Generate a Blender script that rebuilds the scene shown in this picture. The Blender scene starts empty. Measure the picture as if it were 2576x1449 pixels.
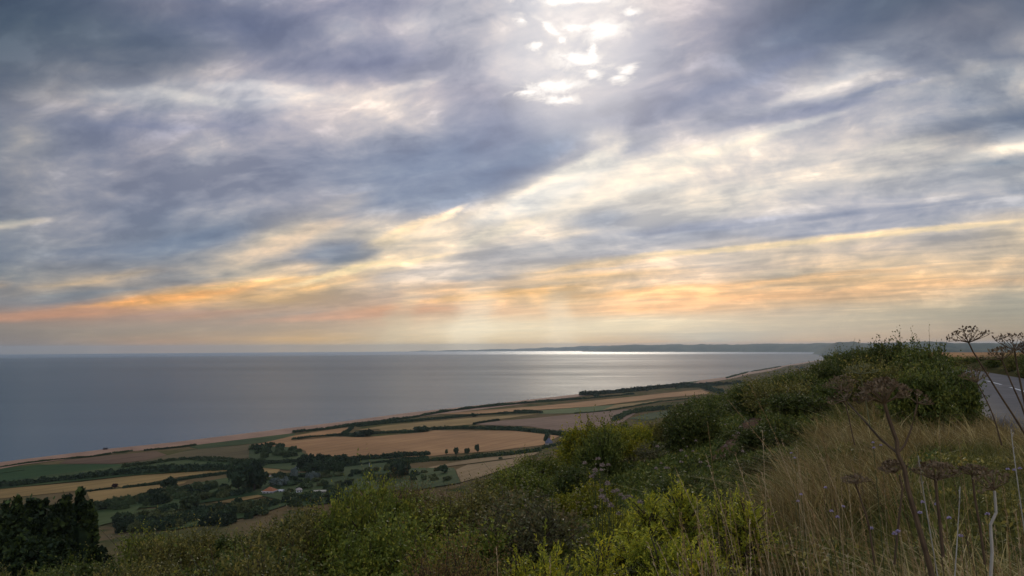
import bpy, bmesh, math, random
import numpy as np
from mathutils import Vector, Matrix
R = math.radians
scene = bpy.context.scene
COL = scene.collection

# ------------------------------------------------------------------ camera
CAMZ = 170.0
PITCH, ROLL, FPX = R(4.30), R(0.26), 1932.0          # picture measured 2576 x 1449
cam_d = bpy.data.cameras.new("camera")
cam_d.sensor_width = 36.0
cam_d.lens = 36.0 * FPX / 2576.0
cam_d.clip_start = 0.05
cam_d.clip_end = 200000.0
cam = bpy.data.objects.new("camera", cam_d)
COL.objects.link(cam)
cam.matrix_world = (Matrix.Translation((0, 0, CAMZ)) @ Matrix.Rotation(R(90) + PITCH, 4, 'X')
                    @ Matrix.Rotation(-ROLL, 4, 'Z'))
scene.camera = cam
CM = cam.matrix_world.to_3x3()

def ray(px, py):
    return (CM @ Vector(((px - 1288) / FPX, (724.5 - py) / FPX, -1.0))).normalized()

scene.view_settings.view_transform = 'Standard'
scene.view_settings.look = 'None'
scene.view_settings.exposure = 0.0
scene.view_settings.gamma = 1.0
scene.render.engine = 'CYCLES'
scene.cycles.use_denoising = True
scene.cycles.max_bounces = 4
scene.cycles.diffuse_bounces = 2
scene.cycles.glossy_bounces = 2
scene.cycles.transmission_bounces = 2
scene.cycles.volume_bounces = 0
scene.cycles.caustics_reflective = False
scene.cycles.caustics_refractive = False

# ------------------------------------------------------------------ sun
SUN_EL, SUN_AZ = R(22.0), R(6.3)                      # azimuth measured from +Y towards +X
sd = Vector((math.sin(SUN_AZ) * math.cos(SUN_EL), math.cos(SUN_AZ) * math.cos(SUN_EL), math.sin(SUN_EL)))
sun_d = bpy.data.lights.new("sun", 'SUN')
sun_d.energy = 0.8
sun_d.angle = R(10)
sun_d.color = (1.0, 0.88, 0.70)
sun = bpy.data.objects.new("sun", sun_d)
sun.rotation_euler = (-sd).to_track_quat('-Z', 'Y').to_euler()
COL.objects.link(sun)

# ------------------------------------------------------------------ node helpers
def lin(c):
    o = []
    for v in c[:3]:
        v = v / 255.0
        o.append(v / 12.92 if v <= 0.04045 else ((v + 0.055) / 1.055) ** 2.4)
    return (o[0], o[1], o[2], 1.0)

class NT:
    def __init__(s, nt):
        s.nt = nt; s.n = nt.nodes; s.l = nt.links
    def put(s, sock, v):
        if v is None: return
        if hasattr(v, 'links'): s.l.new(v, sock)
        else:
            try: sock.default_value = v
            except Exception: sock.default_value = (v, v, v)
    def math(s, op, a, b=None, c=None, clamp=False):
        n = s.n.new('ShaderNodeMath'); n.operation = op; n.use_clamp = clamp
        for i, v in enumerate((a, b, c)): s.put(n.inputs[i], v)
        return n.outputs[0]
    def vmath(s, op, a, b=None, c=None):
        n = s.n.new('ShaderNodeVectorMath'); n.operation = op
        s.put(n.inputs[0], a)
        if op == 'SCALE': s.put(n.inputs['Scale'], b)
        else:
            if b is not None: s.put(n.inputs[1], b)
            if c is not None: s.put(n.inputs[2], c)
        return n.outputs['Value'] if op in ('DOT_PRODUCT', 'LENGTH', 'DISTANCE') else n.outputs[0]
    def sep(s, v):
        n = s.n.new('ShaderNodeSeparateXYZ'); s.l.new(v, n.inputs[0]); return n.outputs
    def comb(s, x, y, z=0.0):
        n = s.n.new('ShaderNodeCombineXYZ')
        for i, v in enumerate((x, y, z)): s.put(n.inputs[i], v)
        return n.outputs[0]
    def noise(s, vec, scale, detail=4, rough=0.55, dist=0.0, color=False):
        n = s.n.new('ShaderNodeTexNoise')
        s.l.new(vec, n.inputs['Vector']) if vec is not None else None
        n.inputs['Scale'].default_value = scale; n.inputs['Detail'].default_value = detail
        n.inputs['Roughness'].default_value = rough; n.inputs['Distortion'].default_value = dist
        return n.outputs['Color' if color else 'Fac']
    def ramp(s, fac, stops, interp='LINEAR'):
        n = s.n.new('ShaderNodeValToRGB'); cr = n.color_ramp; cr.interpolation = interp
        while len(cr.elements) < len(stops): cr.elements.new(0.5)
        for e, (p, c) in zip(cr.elements, stops): e.position = p; e.color = c
        s.put(n.inputs[0], fac)
        return n.outputs[0]
    def mix(s, f, a, b, blend='MIX'):
        n = s.n.new('ShaderNodeMix'); n.data_type = 'RGBA'; n.blend_type = blend
        n.clamp_factor = True
        s.put(n.inputs[0], f); s.put(n.inputs[6], a); s.put(n.inputs[7], b)
        return n.outputs[2]
    def smooth(s, v, a, b, o0=0.0, o1=1.0):
        n = s.n.new('ShaderNodeMapRange'); n.interpolation_type = 'SMOOTHSTEP'
        s.put(n.inputs[0], v)
        for i, x in enumerate((a, b, o0, o1)): n.inputs[i + 1].default_value = x
        return n.outputs[0]

# ------------------------------------------------------------------ sky
XS = [0, 200, 400, 600, 800, 1000, 1200, 1400, 1600, 1800, 2000, 2200, 2400, 2576]
SKY = [
 (-60, "5a6a80 66748a 78809a 8088a0 9898ac 9e9eb2 b4b2bc e0dedf c2bec4 9898a8 66728a 546a80 606c80 646e80"),
 (0,   "445264 525e70 6c7084 767c92 9494a8 9696aa b2b0ba e1dee1 c8c3c8 9696a8 5f6a80 4b5a70 586074 5f687a"),
 (90,  "445464 4e5c6e 647084 707891 8c8fa2 a5a5b6 b9b6be cfccd2 a5a6b6 9696a8 586884 50607a 7d808e 787e8e"),
 (180, "555f6e 828491 9696a0 a5a2af 9696aa 8e91a8 b4b2be d7d4d8 aaaab9 9698ac 7d849b aaaab4 788092 808696"),
 (235, "646a7a afaaac c3bec0 d7d0d0 d7cecd c8c0c3 a5a3b4 c3bec3 a0a0b2 9196ac a0a2b2 bebcbe aaacb4 bebab6"),
 (300, "6e7688 878a9b 8288a0 9698ac b9b4bc c8c2c4 8790aa 9196ac 969aaf afafba b4b2ba afafb8 a0a5b2 788294"),
 (370, "6c7486 7d8294 8c8e9e a09eaa 9194a6 8790a6 7384a2 8792aa c3c0c4 d7d0cd cdc8c8 d7cdc6 c3bebc 969ca5"),
 (440, "70788a 808494 9694a0 9696a4 8c92a5 7d8aa2 7888a2 d7cec6 faecd7 e1d7cd e1d7cd ebdecd c8c4c3 c8c3be"),
 (510, "82848e 8c8e9b 848a9c 9698a6 9b9ba8 8790a5 969ba8 faebd4 ebdecd e1d6c8 bebcc0 b4b4be a5a8b4 969eae"),
 (580, "78808e 91929e 7d8698 969aa5 cdbeaf d7cab9 e1d2be c8c2be a5aab8 a5aab8 a0a5b6 a5a8b6 b4b2b4 ebd2af"),
 (640, "737c8c 7d8492 7d8796 afa8a2 878e9e e6d0b2 b9b4b4 b4b4b8 afb0b8 c3bcb8 ebd0af e1c8aa dcc4a8 d7bea0"),
 (700, "7d848c a09891 8c8c91 c3b4a0 e4c396 c3b6a8 afacaf d7c0a5 e1c4a2 d2bca8 e1c09b dcba91 c8af91 b4a591"),
 (745, "7d8087 7d828a c8a57d d7af82 cda882 b9a89e d2b496 e1be91 d7b696 e4b98c deb487 d2af8a beac96 aaa596"),
 (785, "91827d af8a7a af8e82 a5948a aa968c cda082 cda58a d7b99b dcb491 d2af91 beaf9e b4ac9b a5a091 9b988c"),
 (830, "7d7876 8c847d 968c82 9b8e84 a59484 c3b29e ded2b9 d7cdb6 dcd2b9 c3c0b2 b9b2a2 afa596 a5988a 968c7d"),
 (860, "7d7676 8c8078 a58a76 af967d bea582 beaf96 cdb996 cdb99b cdaf8c afaca0 c8a582 b99b80 a5917d 968270"),
 (885, "787072 867a76 9a867a a4907e b09c84 b8aa96 c0b8a4 c4bca8 c0ac94 aca8a0 b4a08c a8968a 968a80 8a7c70"),
]
STROKES = """\
300 120 300 60 5 4c5a6c 60
600 60 200 45 5 6c7490 50
60 150 120 80 0 525e70 50
950 150 130 40 -5 787f9c 60
1000 50 60 40 0 8489a0 40
400 320 180 25 -5 7c829c 50
1180 400 260 55 12 6c7fa0 70
1330 400 120 28 20 64799e 75
1230 330 110 60 -10 8088a4 50
1100 470 160 30 10 7a88a4 60
500 600 130 24 12 74839a 70
250 640 200 22 5 78839a 50
60 470 90 20 0 78808f 40
2038 60 260 45 22 50607c 85
1913 125 130 35 22 62728f 80
2238 15 150 25 5 48586c 80
1738 140 60 30 10 868aa2 60
1863 215 150 22 24 7883a0 70
1638 280 170 22 12 8c92aa 60
330 235 150 28 0 d2ccc8 70
250 195 110 16 8 bcb8b8 50
490 248 60 10 -15 fff4e4 80
650 225 120 22 -3 f5ece6 80
400 250 60 8 -12 ece4dc 60
560 130 32 16 20 d8d4d4 80
820 252 70 14 -3 eee2dc 60
1010 225 90 16 15 e4dad4 70
930 280 130 40 -18 cfc6c6 60
1050 330 45 9 -3 f2e6dc 80
930 258 50 8 -25 f5ebe0 60
1140 30 45 25 -10 e0dcdc 70
1070 52 35 12 0 dcd8da 70
890 60 20 8 -20 c0c0c8 60
520 368 65 13 0 d2ccca 65
148 328 18 7 0 e4dedc 90
125 350 14 6 0 e0dadc 70
620 410 70 12 35 b8b6bc 50
560 430 60 10 25 b0aeb6 50
20 565 40 9 8 e8dcc4 80
60 520 60 12 5 bcb8b6 60
110 538 30 6 0 cfc8c0 60
40 545 60 8 3 6a7488 60
855 515 35 9 5 f4e0c4 80
725 597 100 24 20 f5dcb8 80
640 640 90 14 20 d8c0a4 60
230 705 160 10 9 d4b48c 75
0 722 30 10 5 d8b080 70
260 735 260 12 7 747f8c 70
500 710 80 12 5 808a98 50
850 632 55 22 5 72809a 85
840 670 60 9 25 66788f 80
640 712 120 7 5 fcd090 85
850 685 110 8 13 ffe4b4 95
1030 655 80 8 9 ffe8c4 95
1010 585 110 16 22 ffe6c0 90
1090 560 60 10 25 fff0d8 80
960 610 70 14 20 fce0b8 70
1230 600 90 14 15 ffe8cc 70
400 755 170 14 6 e8a868 80
130 790 150 12 3 cc9070 80
500 745 170 16 9 f0b470 80
780 725 140 12 14 f8c480 80
900 712 60 8 10 ffd494 70
550 790 120 8 4 d09878 60
960 785 130 8 5 e0a078 80
870 800 140 8 2 c49684 60
250 820 260 12 1 9a8c84 50
1000 697 150 14 8 acaab0 70
1150 727 130 14 5 f0c090 70
1250 745 140 9 5 fcc484 80
1000 830 80 25 0 c4b49c 40
1200 825 150 30 0 e8dec4 60
760 855 130 14 0 c8a478 60
400 868 120 12 0 b0907a 40
1650 805 250 14 2 d8d4c0 60
1750 850 220 12 0 a4aaaa 70
1900 845 300 10 0 a6a8a6 60
1750 868 380 6 0 d8a47c 50
2200 866 250 7 0 c89a7c 60
1450 105 40 22 0 c4c4cc 70
1390 170 40 18 0 b8b8c4 50
1600 120 25 50 0 a0a2b6 60
1668 130 25 45 0 c6c2c6 60
1873 15 60 12 20 b0aeb8 50
2323 70 25 10 15 c8c4c4 80
2488 45 110 12 18 9c9a9e 60
2558 105 60 14 8 b4b0b0 60
2463 100 130 12 12 6c7484 60
2488 165 110 25 5 707a8c 70
2188 150 160 32 15 bcbcc0 70
2073 215 80 14 20 eee8e4 85
2028 240 60 10 15 d8d4d4 60
2513 195 100 14 12 d8d4ce 80
2213 220 100 10 12 7c86a0 80
2013 280 180 20 8 9498ae 70
2388 255 130 10 6 8c90a4 60
2488 315 130 38 10 687488 90
2413 350 80 20 5 7a8294 60
2293 295 60 8 8 ece4dc 80
1928 330 140 9 17 f8f0e4 90
1813 380 130 14 18 f6ecdc 80
1638 410 110 18 18 fcf0e0 85
1438 445 130 22 28 fff8ea 90
1503 350 30 10 30 d0ccc8 60
1348 435 30 8 50 d8d4d0 60
2038 390 200 20 4 ecdfd2 70
2338 360 110 22 8 f0e2d0 80
2388 400 110 22 8 e4d8c8 70
2538 375 50 9 15 f6ead8 90
1613 375 30 9 15 8e98b0 70
1788 450 90 12 5 b4b2ba 70
2513 415 90 12 8 8c98a6 80
1388 497 130 22 20 fffaf0 95
1588 477 130 18 12 fff6e6 90
1338 562 90 12 15 fff0dc 90
1888 477 160 14 5 fff0dc 80
1813 522 130 12 6 fdeed8 75
1613 560 20 14 0 fff0dc 70
1403 587 40 11 10 f6e2c8 80
1538 492 70 9 5 d0c8c4 70
1508 552 55 20 3 a4acba 80
1738 477 40 14 0 b8b6bc 70
1838 567 180 12 5 8e98b0 80
2138 542 150 14 5 9298ac 80
2388 517 180 16 7 9298aa 80
1638 592 250 16 5 a4aab8 70
2038 577 200 12 5 a6a9b6 60
1588 632 280 12 4 b4b2b8 60
2288 477 130 10 5 d8d0ca 60
1888 622 300 7 5 ffe0b0 90
2338 577 230 7 5 fce0b4 90
2538 560 60 7 8 ffe4b8 90
1638 647 120 7 6 fcd8ac 80
1463 672 100 7 7 f8d0a0 80
1788 650 150 7 4 fcd4a0 70
1963 662 220 9 5 c4b4a8 80
2238 632 180 8 5 c8b8a8 60
1788 690 250 7 5 c0b0a8 60
1488 697 220 10 4 f8c890 80
1338 737 140 12 3 f8c080 90
1738 732 250 9 3 f0b880 80
2038 707 200 9 5 f0be88 80
2338 717 260 14 3 e0b080 70
1938 745 250 12 2 ecb484 70
1638 770 200 10 1 e4b084 70
1928 697 60 6 6 b4bcb4 80
2488 652 130 7 4 b8b8ac 90
2388 680 180 10 6 ecc08c 60"""
CRISP = """\
1230 462 210 30 22 64799c 70
1010 500 200 26 12 7787a2 55
1330 395 150 26 24 607699 70
1440 440 120 20 30 fff4e2 85
1370 492 140 20 21 fff6e8 85
1560 470 170 16 14 fff0dc 70
1250 585 110 11 18 ffeccf 75
850 686 120 7 14 ffe2ae 85
1030 656 95 6 9 ffe4bc 85
640 713 130 6 6 fac98a 80
1010 585 115 11 22 ffe2b8 80
1095 556 70 7 26 ffeacb 80
730 598 110 16 20 f2d3b2 70
845 633 80 20 6 74869e 65
838 662 90 12 18 6c8094 50
480 605 150 20 12 73839b 60
1928 331 190 9 16 f4ebe0 50
1813 380 140 10 18 f8ecda 75
1640 412 120 13 18 fcefdd 75
2070 216 130 12 18 e4dfdc 50
2330 360 130 14 10 efe2d0 65
2540 380 110 12 12 f0e6d8 50
1888 622 320 6 5 ffdfae 80
2338 577 240 6 5 fce0b2 80
1463 672 120 6 7 f8cf9e 75
1290 735 200 7 5 f8bf7e 70
400 752 190 8 7 eaa562 75
130 790 200 9 4 c09078 60
900 790 240 8 4 cc9c84 45
1700 727 260 6 4 f0b880 60
2050 700 230 6 6 f2bf8a 60
490 248 95 11 -10 f2e8dc 50
660 222 120 12 -3 f5ebe4 65
830 250 90 8 -4 eee2da 65
1010 222 90 9 14 e8dcd6 60
940 285 110 12 -20 d8cecc 55
230 190 260 34 8 525f72 45
1850 212 190 16 24 727f9e 55
2010 281 190 12 10 8d93ac 60
2213 220 110 8 14 78839e 65
2480 320 140 26 10 68748a 75
1838 566 210 9 5 8b95ae 65
2138 541 170 10 5 8e95aa 65
1508 553 60 16 4 a2aab8 65
1000 822 85 26 66 cdc0a6 38
1190 825 95 42 74 efe6d0 42
1400 832 85 30 98 e8dec8 38
20 566 90 9 6 dccfba 50
40 544 100 8 3 707a8c 45"""
HOLES = [(1518, 75, 44, 21, 8), (1448, 67, 26, 9, -10), (1383, 65, 27, 10, -35), (1453, 150, 46, 17, -4), (1490, 128, 9, 22, 0), (1490, 186, 17, 10, 0),
         (1576, 176, 24, 11, 20), (1556, 196, 24, 10, 0), (1388, 218, 56, 15, 8), (1410, 250, 34, 9, 0), (1340, 232, 26, 7, 8), (1313, 52, 12, 9, 0), (1440, 2, 90, 8, 0),
         (1588, 28, 22, 9, 0), (1350, 118, 14, 8, 0), (1420, 100, 12, 9, -40)]
def hexc(h): return lin((int(h[0:2], 16), int(h[2:4], 16), int(h[4:6], 16)))
def build_world():
    w = bpy.data.worlds.new("World"); scene.world = w; w.use_nodes = True
    w.cycles.sampling_method = 'MANUAL'; w.cycles.sample_map_resolution = 512
    nt = w.node_tree; nt.nodes.clear(); T = NT(nt)
    out = T.n.new('ShaderNodeOutputWorld'); bg = T.n.new('ShaderNodeBackground')
    T.l.new(bg.outputs[0], out.inputs[0])
    tc = T.n.new('ShaderNodeTexCoord'); D = tc.outputs['Generated']
    x, y, z = T.sep(D)[0:3]
    ay = T.math('ADD', T.math('ABSOLUTE', y), 0.03)
    k = 1.03
    u0 = T.math('MULTIPLY', T.math('DIVIDE', x, ay), k)
    v0 = T.math('MULTIPLY', T.math('DIVIDE', z, ay), k)
    # the cloud deck, seen in perspective from below; streets of cloud run towards azimuth -52 degrees
    zz = T.math('ADD', T.math('MAXIMUM', z, 0.0), 0.07)
    px = T.math('DIVIDE', x, zz); py = T.math('DIVIDE', y, zz)
    a = R(-52)
    al = T.math('ADD', T.math('MULTIPLY', px, math.sin(a)), T.math('MULTIPLY', py, math.cos(a)))
    ac = T.math('ADD', T.math('MULTIPLY', px, math.cos(a)), T.math('MULTIPLY', py, -math.sin(a)))
    P = T.comb(T.math('MULTIPLY', al, 0.62), ac, 3.0)
    warp = T.noise(P, 1.3, 3, 0.5, 0.2, color=True)
    ws = T.sep(T.vmath('SUBTRACT', warp, (0.5, 0.5, 0.5)))
    amp = T.smooth(v0, 0.0, 0.35, 0.012, 0.06)
    u = T.math('ADD', u0, T.math('MULTIPLY', ws[0], T.math('MULTIPLY', amp, 1.7)))
    vv = T.math('ADD', v0, T.math('MULTIPLY', ws[1], T.math('MULTIPLY', amp, 0.8)))
    # low down the rows of the lookup follow the cloud streets, which meet far off to the left
    SA, U0, UV = 0.90, 0.0, -(1550 + 1288) / FPX
    def shear_py(uu, v):
        s_ = min(max((v - 0.14) / 0.16, 0), 1); s_ = SA * (1 - s_ * s_ * (3 - 2 * s_))
        return v * (1 - s_ * uu / max(uu - UV, 0.3))
    sf = T.smooth(vv, 0.14, 0.30, SA, 0.0)
    um = T.math('MINIMUM', u, 1.2)
    frac = T.math('DIVIDE', um, T.math('MAXIMUM', T.math('SUBTRACT', um, UV), 0.3))
    W = T.math('MULTIPLY', vv, T.math('SUBTRACT', 1.0, T.math('MULTIPLY', sf, frac)))
    U = T.math('ADD', T.math('MULTIPLY', u, 1 / 1.5), 0.5)
    gy = np.array([r[0] for r in SKY], float); gx = np.array(XS, float)
    G = np.array([[hexc(h)[:3] for h in r[1].split()] for r in SKY])
    SK = [l.split() for l in STROKES.splitlines()]
    SN = np.array([[float(v) for v in q[:5]] for q in SK]); SC = np.array([hexc(q[5])[:3] for q in SK]); SALP = [min(.97, float(q[6]) / 88) for q in SK]
    def paint_all(x, y):
        x = np.clip(x, 0, 2576); y = np.clip(y, gy[0], gy[-1])
        i = np.clip(np.searchsorted(gy, y) - 1, 0, len(gy) - 2); j = np.clip(np.searchsorted(gx, x) - 1, 0, len(gx) - 2)
        a_ = ((y - gy[i]) / (gy[i + 1] - gy[i]))[:, None]; b_ = ((x - gx[j]) / (gx[j + 1] - gx[j]))[:, None]
        c_ = (G[i, j] * (1 - b_) + G[i, j + 1] * b_) * (1 - a_) + (G[i + 1, j] * (1 - b_) + G[i + 1, j + 1] * b_) * a_
        for q, sc, al_ in zip(SN, SC, SALP):
            dx, dy = x - q[0], y - q[1]; t = R(q[4])
            l_ = (dx * math.cos(t) - dy * math.sin(t)) / q[2]; w_ = (dx * math.sin(t) + dy * math.cos(t)) / q[3]
            c_ = c_ + (sc - c_) * (al_ * np.exp(-1.15 * (l_ * l_ + w_ * w_)))[:, None]
        return c_
    def uv_of(px_, py_):
        d = ray(px_, py_); return d.x / (abs(d.y) + 0.03) * k, d.z / (abs(d.y) + 0.03) * k
    def px_of(uu, v):
        # invert: columns and rows of the picture for a direction
        m_ = v / k; n_ = uu / k
        # y + .03 = sqrt-free solve: d = (n(y+.03), y, m(y+.03)), |d| = 1
        yy = 0.9
        for _ in range(12): 
            f = (n_ * (yy + .03)) ** 2 + yy * yy + (m_ * (yy + .03)) ** 2 - 1
            g_ = 2 * n_ * n_ * (yy + .03) + 2 * yy + 2 * m_ * m_ * (yy + .03); yy -= f / g_
        d = Vector((n_ * (yy + .03), yy, m_ * (yy + .03))); c_ = CM.transposed() @ d
        return 1288 + FPX * c_.x / -c_.z, 724.5 - FPX * c_.y / -c_.z
    cols = []
    wrows = [0.0, .005, .012, .02, .028, .036, .044, .052, .060, .068, .076, .084, .092, .101, .11, .12, .13, .141, .153, .166,
             .18, .194, .208, .223, .239, .256, .274, .293, .313, .334, .356, .379, .403, .43, .46, .50]
    for w_ in wrows:
        st, xy = [], []
        for j in range(32):
            uu = -0.74 + 1.48 * j / 31
            lo, hi_ = 0.0, 0.9
            for _ in range(24):
                mid = (lo + hi_) / 2
                if shear_py(uu, mid) < w_: lo = mid
                else: hi_ = mid
            X_, Y_ = px_of(uu, (lo + hi_) / 2)
            xy.append((X_, Y_)); st.append(uu / 1.5 + 0.5)
        xy = np.array(xy); pc = paint_all(xy[:, 0], xy[:, 1])
        st = [(p_, (float(q[0]), float(q[1]), float(q[2]), 1.0)) for p_, q in zip(st, pc)]
        cols.append((w_, st))
    c = T.ramp(U, cols[0][1])
    for (va, _), (vb, st) in zip(cols[:-1], cols[1:]):
        mr = T.n.new('ShaderNodeMapRange'); T.put(mr.inputs[0], W)
        mr.inputs[1].default_value = va; mr.inputs[2].default_value = vb
        c = T.mix(mr.outputs[0], c, T.ramp(T.math('MULTIPLY_ADD', c, 1e-7, U), st))
    # crisp edged bands and slate tongues; steep low strokes paint in light shafts
    w2 = T.sep(T.vmath('SUBTRACT', T.noise(T.comb(u0, T.math('MULTIPLY', v0, 2.2), 7.0), 16.0, 6, 0.62, color=True), (0.5, 0.5, 0.5)))
    w3 = T.sep(T.vmath('SUBTRACT', T.noise(T.comb(u0, v0, 2.0), 4.0, 2, 0.5, color=True), (0.5, 0.5, 0.5)))
    su = T.math('ADD', T.math('MULTIPLY_ADD', w2[0], 0.050, u0), T.math('MULTIPLY', w3[0], 0.04))
    sv = T.math('ADD', T.math('MULTIPLY_ADD', w2[1], 0.014, v0), T.math('MULTIPLY', w3[1], 0.012))
    for l in CRISP.splitlines():
        q = l.split(); cu, cv = uv_of(float(q[0]), float(q[1]))
        n = T.n.new('ShaderNodeMapping'); n.vector_type = 'TEXTURE'
        n.inputs['Location'].default_value = (cu, cv, 0); n.inputs['Rotation'].default_value = (0, 0, R(float(q[4])))
        n.inputs['Scale'].default_value = (float(q[2]) * 1.7 / FPX, float(q[3]) * 1.9 / FPX, 1)
        # (the 1e-7 term only makes the renderer work through the bands one after another, which saves its memory)
        T.l.new(T.comb(T.math('MULTIPLY_ADD', c, 1e-7, su), sv, 0.0), n.inputs[0])
        gr = T.n.new('ShaderNodeTexGradient'); gr.gradient_type = 'SPHERICAL'; T.l.new(n.outputs[0], gr.inputs[0])
        c = T.mix(T.smooth(gr.outputs['Fac'], 0.0, 0.75, 0.0, float(q[6]) / 100), c, hexc(q[5]))
    # billow and wisp detail: puffs from below, torn into fibres along the streets
    n1 = T.noise(P, 3.0, 6, 0.52, 0.5)
    P2 = T.comb(T.math('MULTIPLY', al, 0.40), T.math('MULTIPLY', ac, 1.1), 9.0)
    n2 = T.noise(P2, 2.6, 5, 0.52, 0.8)
    wv = T.noise(T.comb(u0, T.math('MULTIPLY', v0, 2.0), 5.0), 4.0, 3, 0.5, color=True)
    sl = T.math('MULTIPLY', T.math('MULTIPLY', T.math('ADD', u0, 0.75), v0), T.smooth(v0, 0.02, 0.4, 0.55, 0.30))
    P3_ = T.vmath('ADD', T.comb(u0, T.math('ADD', T.math('MULTIPLY', T.math('SUBTRACT', v0, sl), 1.9), T.smooth(v0, -.15, .28, 0.0, 0.34)), 1.0), T.vmath('SCALE', T.vmath('SUBTRACT', wv, (.5, .5, .5)), 0.14))
    n4 = T.noise(P3_, 7.0, 9, 0.60, 0.2)
    vo = T.n.new('ShaderNodeTexVoronoi'); vo.feature = 'SMOOTH_F1'; vo.inputs['Scale'].default_value = 13.0
    vo.inputs['Smoothness'].default_value = 0.7
    T.l.new(T.vmath('ADD', P3_, T.vmath('SCALE', T.vmath('SUBTRACT', T.noise(P3_, 9.0, 5, 0.6, color=True), (.5, .5, .5)), 0.22)), vo.inputs['Vector'])
    puff = T.math('SUBTRACT', 0.42, vo.outputs['Distance'])
    nn = T.math('ADD', T.math('ADD', T.math('MULTIPLY', n1, 0.26), T.math('MULTIPLY', n2, 0.22)), T.math('MULTIPLY', n4, 0.52))
    nn = T.math('ADD', nn, T.math('MULTIPLY', puff, 0.12))
    lum = T.vmath('DOT_PRODUCT', c, (0.3, 0.5, 0.2))
    hi = T.math('MULTIPLY', T.smooth(v0, 0.015, 0.10), T.smooth(lum, 0.10, 0.50, 0.55, 1.30))
    det = T.ramp(nn, [(0.40, (0.55, 0.61, 0.72, 1)), (0.465, (0.80, 0.84, 0.90, 1)), (0.505, (0.98, 0.98, 0.99, 1)), (0.545, (1.20, 1.15, 1.08, 1)), (0.61, (1.80, 1.65, 1.45, 1))])
    det = T.mix(T.math('MULTIPLY_ADD', hi, 0.78, 0.18), (1, 1, 1, 1), det)
    c = T.mix(1.0, c, det, 'MULTIPLY')
    # bright breaks in the deck where the hidden sun stands
    dn = T.math('SUBTRACT', T.noise(T.vmath('ADD', P3_, (3.3, 1.7, 4.0)), 34.0, 6, 0.62, 0.3), 0.5)
    wn = T.sep(T.vmath('SUBTRACT', T.noise(P3_, 24.0, 4, 0.6, color=True), (0.5, 0.5, 0.5)))
    hu = T.math('MULTIPLY_ADD', wn[0], 0.040, u0); hv = T.math('MULTIPLY_ADD', wn[1], 0.022, v0)
    acc = None
    for (hx, hy, hl, hw, ha) in HOLES:
        cu, cv = uv_of(hx, hy); t = R(ha)
        n = T.n.new('ShaderNodeMapping'); n.vector_type = 'TEXTURE'
        n.inputs['Location'].default_value = (cu, cv, 0); n.inputs['Rotation'].default_value = (0, 0, t)
        n.inputs['Scale'].default_value = (hl * 2.7 / FPX, hw * 2.8 / FPX, 1)
        T.l.new(T.comb(hu if acc is None else T.math('MULTIPLY_ADD', acc, 1e-7, hu), hv, 0.0), n.inputs[0])
        gr = T.n.new('ShaderNodeTexGradient'); gr.gradient_type = 'QUADRATIC_SPHERE'; T.l.new(n.outputs[0], gr.inputs[0])
        acc = gr.outputs['Fac'] if acc is None else T.math('MAXIMUM', acc, gr.outputs['Fac'])
    sdir = ray(1450, 130)
    dd = T.vmath('DOT_PRODUCT', D, tuple(sdir))
    glow = T.smooth(dd, math.cos(R(7.5)), math.cos(R(1.0)))
    c = T.mix(T.math('MULTIPLY', glow, 0.42), c, (0.80, 0.78, 0.79, 1))
    e_ = T.math('ADD', acc, T.math('MULTIPLY', dn, 1.6))
    halo = T.math('MULTIPLY', T.smooth(e_, 0.0, 0.45), T.smooth(acc, 0.0, 0.12))
    c = T.mix(T.math('MULTIPLY', halo, 0.6), c, (0.86, 0.80, 0.76, 1))
    hole = T.math('MULTIPLY', T.smooth(e_, 0.0, 1.15), T.smooth(acc, 0.0, 0.50))
    c = T.mix(hole, c, (1.25, 1.21, 1.17, 1))
    # blue sky seen very thinly through the deck
    sk = T.n.new('ShaderNodeTexSky'); sk.sky_type = 'NISHITA'; sk.sun_disc = False
    sk.sun_elevation = SUN_EL; sk.sun_rotation = SUN_AZ
    skc = T.vmath('SCALE', sk.outputs[0], 0.1)
    c = T.mix(0.95, skc, c)
    # unseen sky overhead and behind the viewer brightened, added to light the foreground
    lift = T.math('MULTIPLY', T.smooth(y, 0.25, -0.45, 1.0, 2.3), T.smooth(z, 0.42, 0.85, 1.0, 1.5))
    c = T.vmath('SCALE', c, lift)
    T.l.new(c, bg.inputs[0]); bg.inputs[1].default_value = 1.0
build_world()

# ------------------------------------------------------------------ materials
def mat(name, build, rough=0.9, spec=0.2):
    m = bpy.data.materials.new(name); m.use_nodes = True
    nt = m.node_tree; T = NT(nt)
    b = nt.nodes["Principled BSDF"]
    b.inputs['Roughness'].default_value = rough
    b.inputs['Specular IOR Level'].default_value = spec
    build(T, b)
    return m

def noisy(c0, c1, scale, coord='Position', detail=5, rough=0.6, stretch=None, c2=None, s2=None):
    def f(T, b):
        if coord == 'Position': v = T.n.new('ShaderNodeNewGeometry').outputs['Position']
        else: v = T.n.new('ShaderNodeTexCoord').outputs['Object']
        if stretch: v = T.vmath('MULTIPLY', v, stretch)
        c = T.ramp(T.noise(v, scale, detail, rough), [(0.36, c0), (0.64, c1)])
        if c2: c = T.mix(T.smooth(T.noise(v, s2, 3, 0.5), 0.45, 0.68), c, c2)
        T.put(b.inputs['Base Color'], c)
    return f

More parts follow.
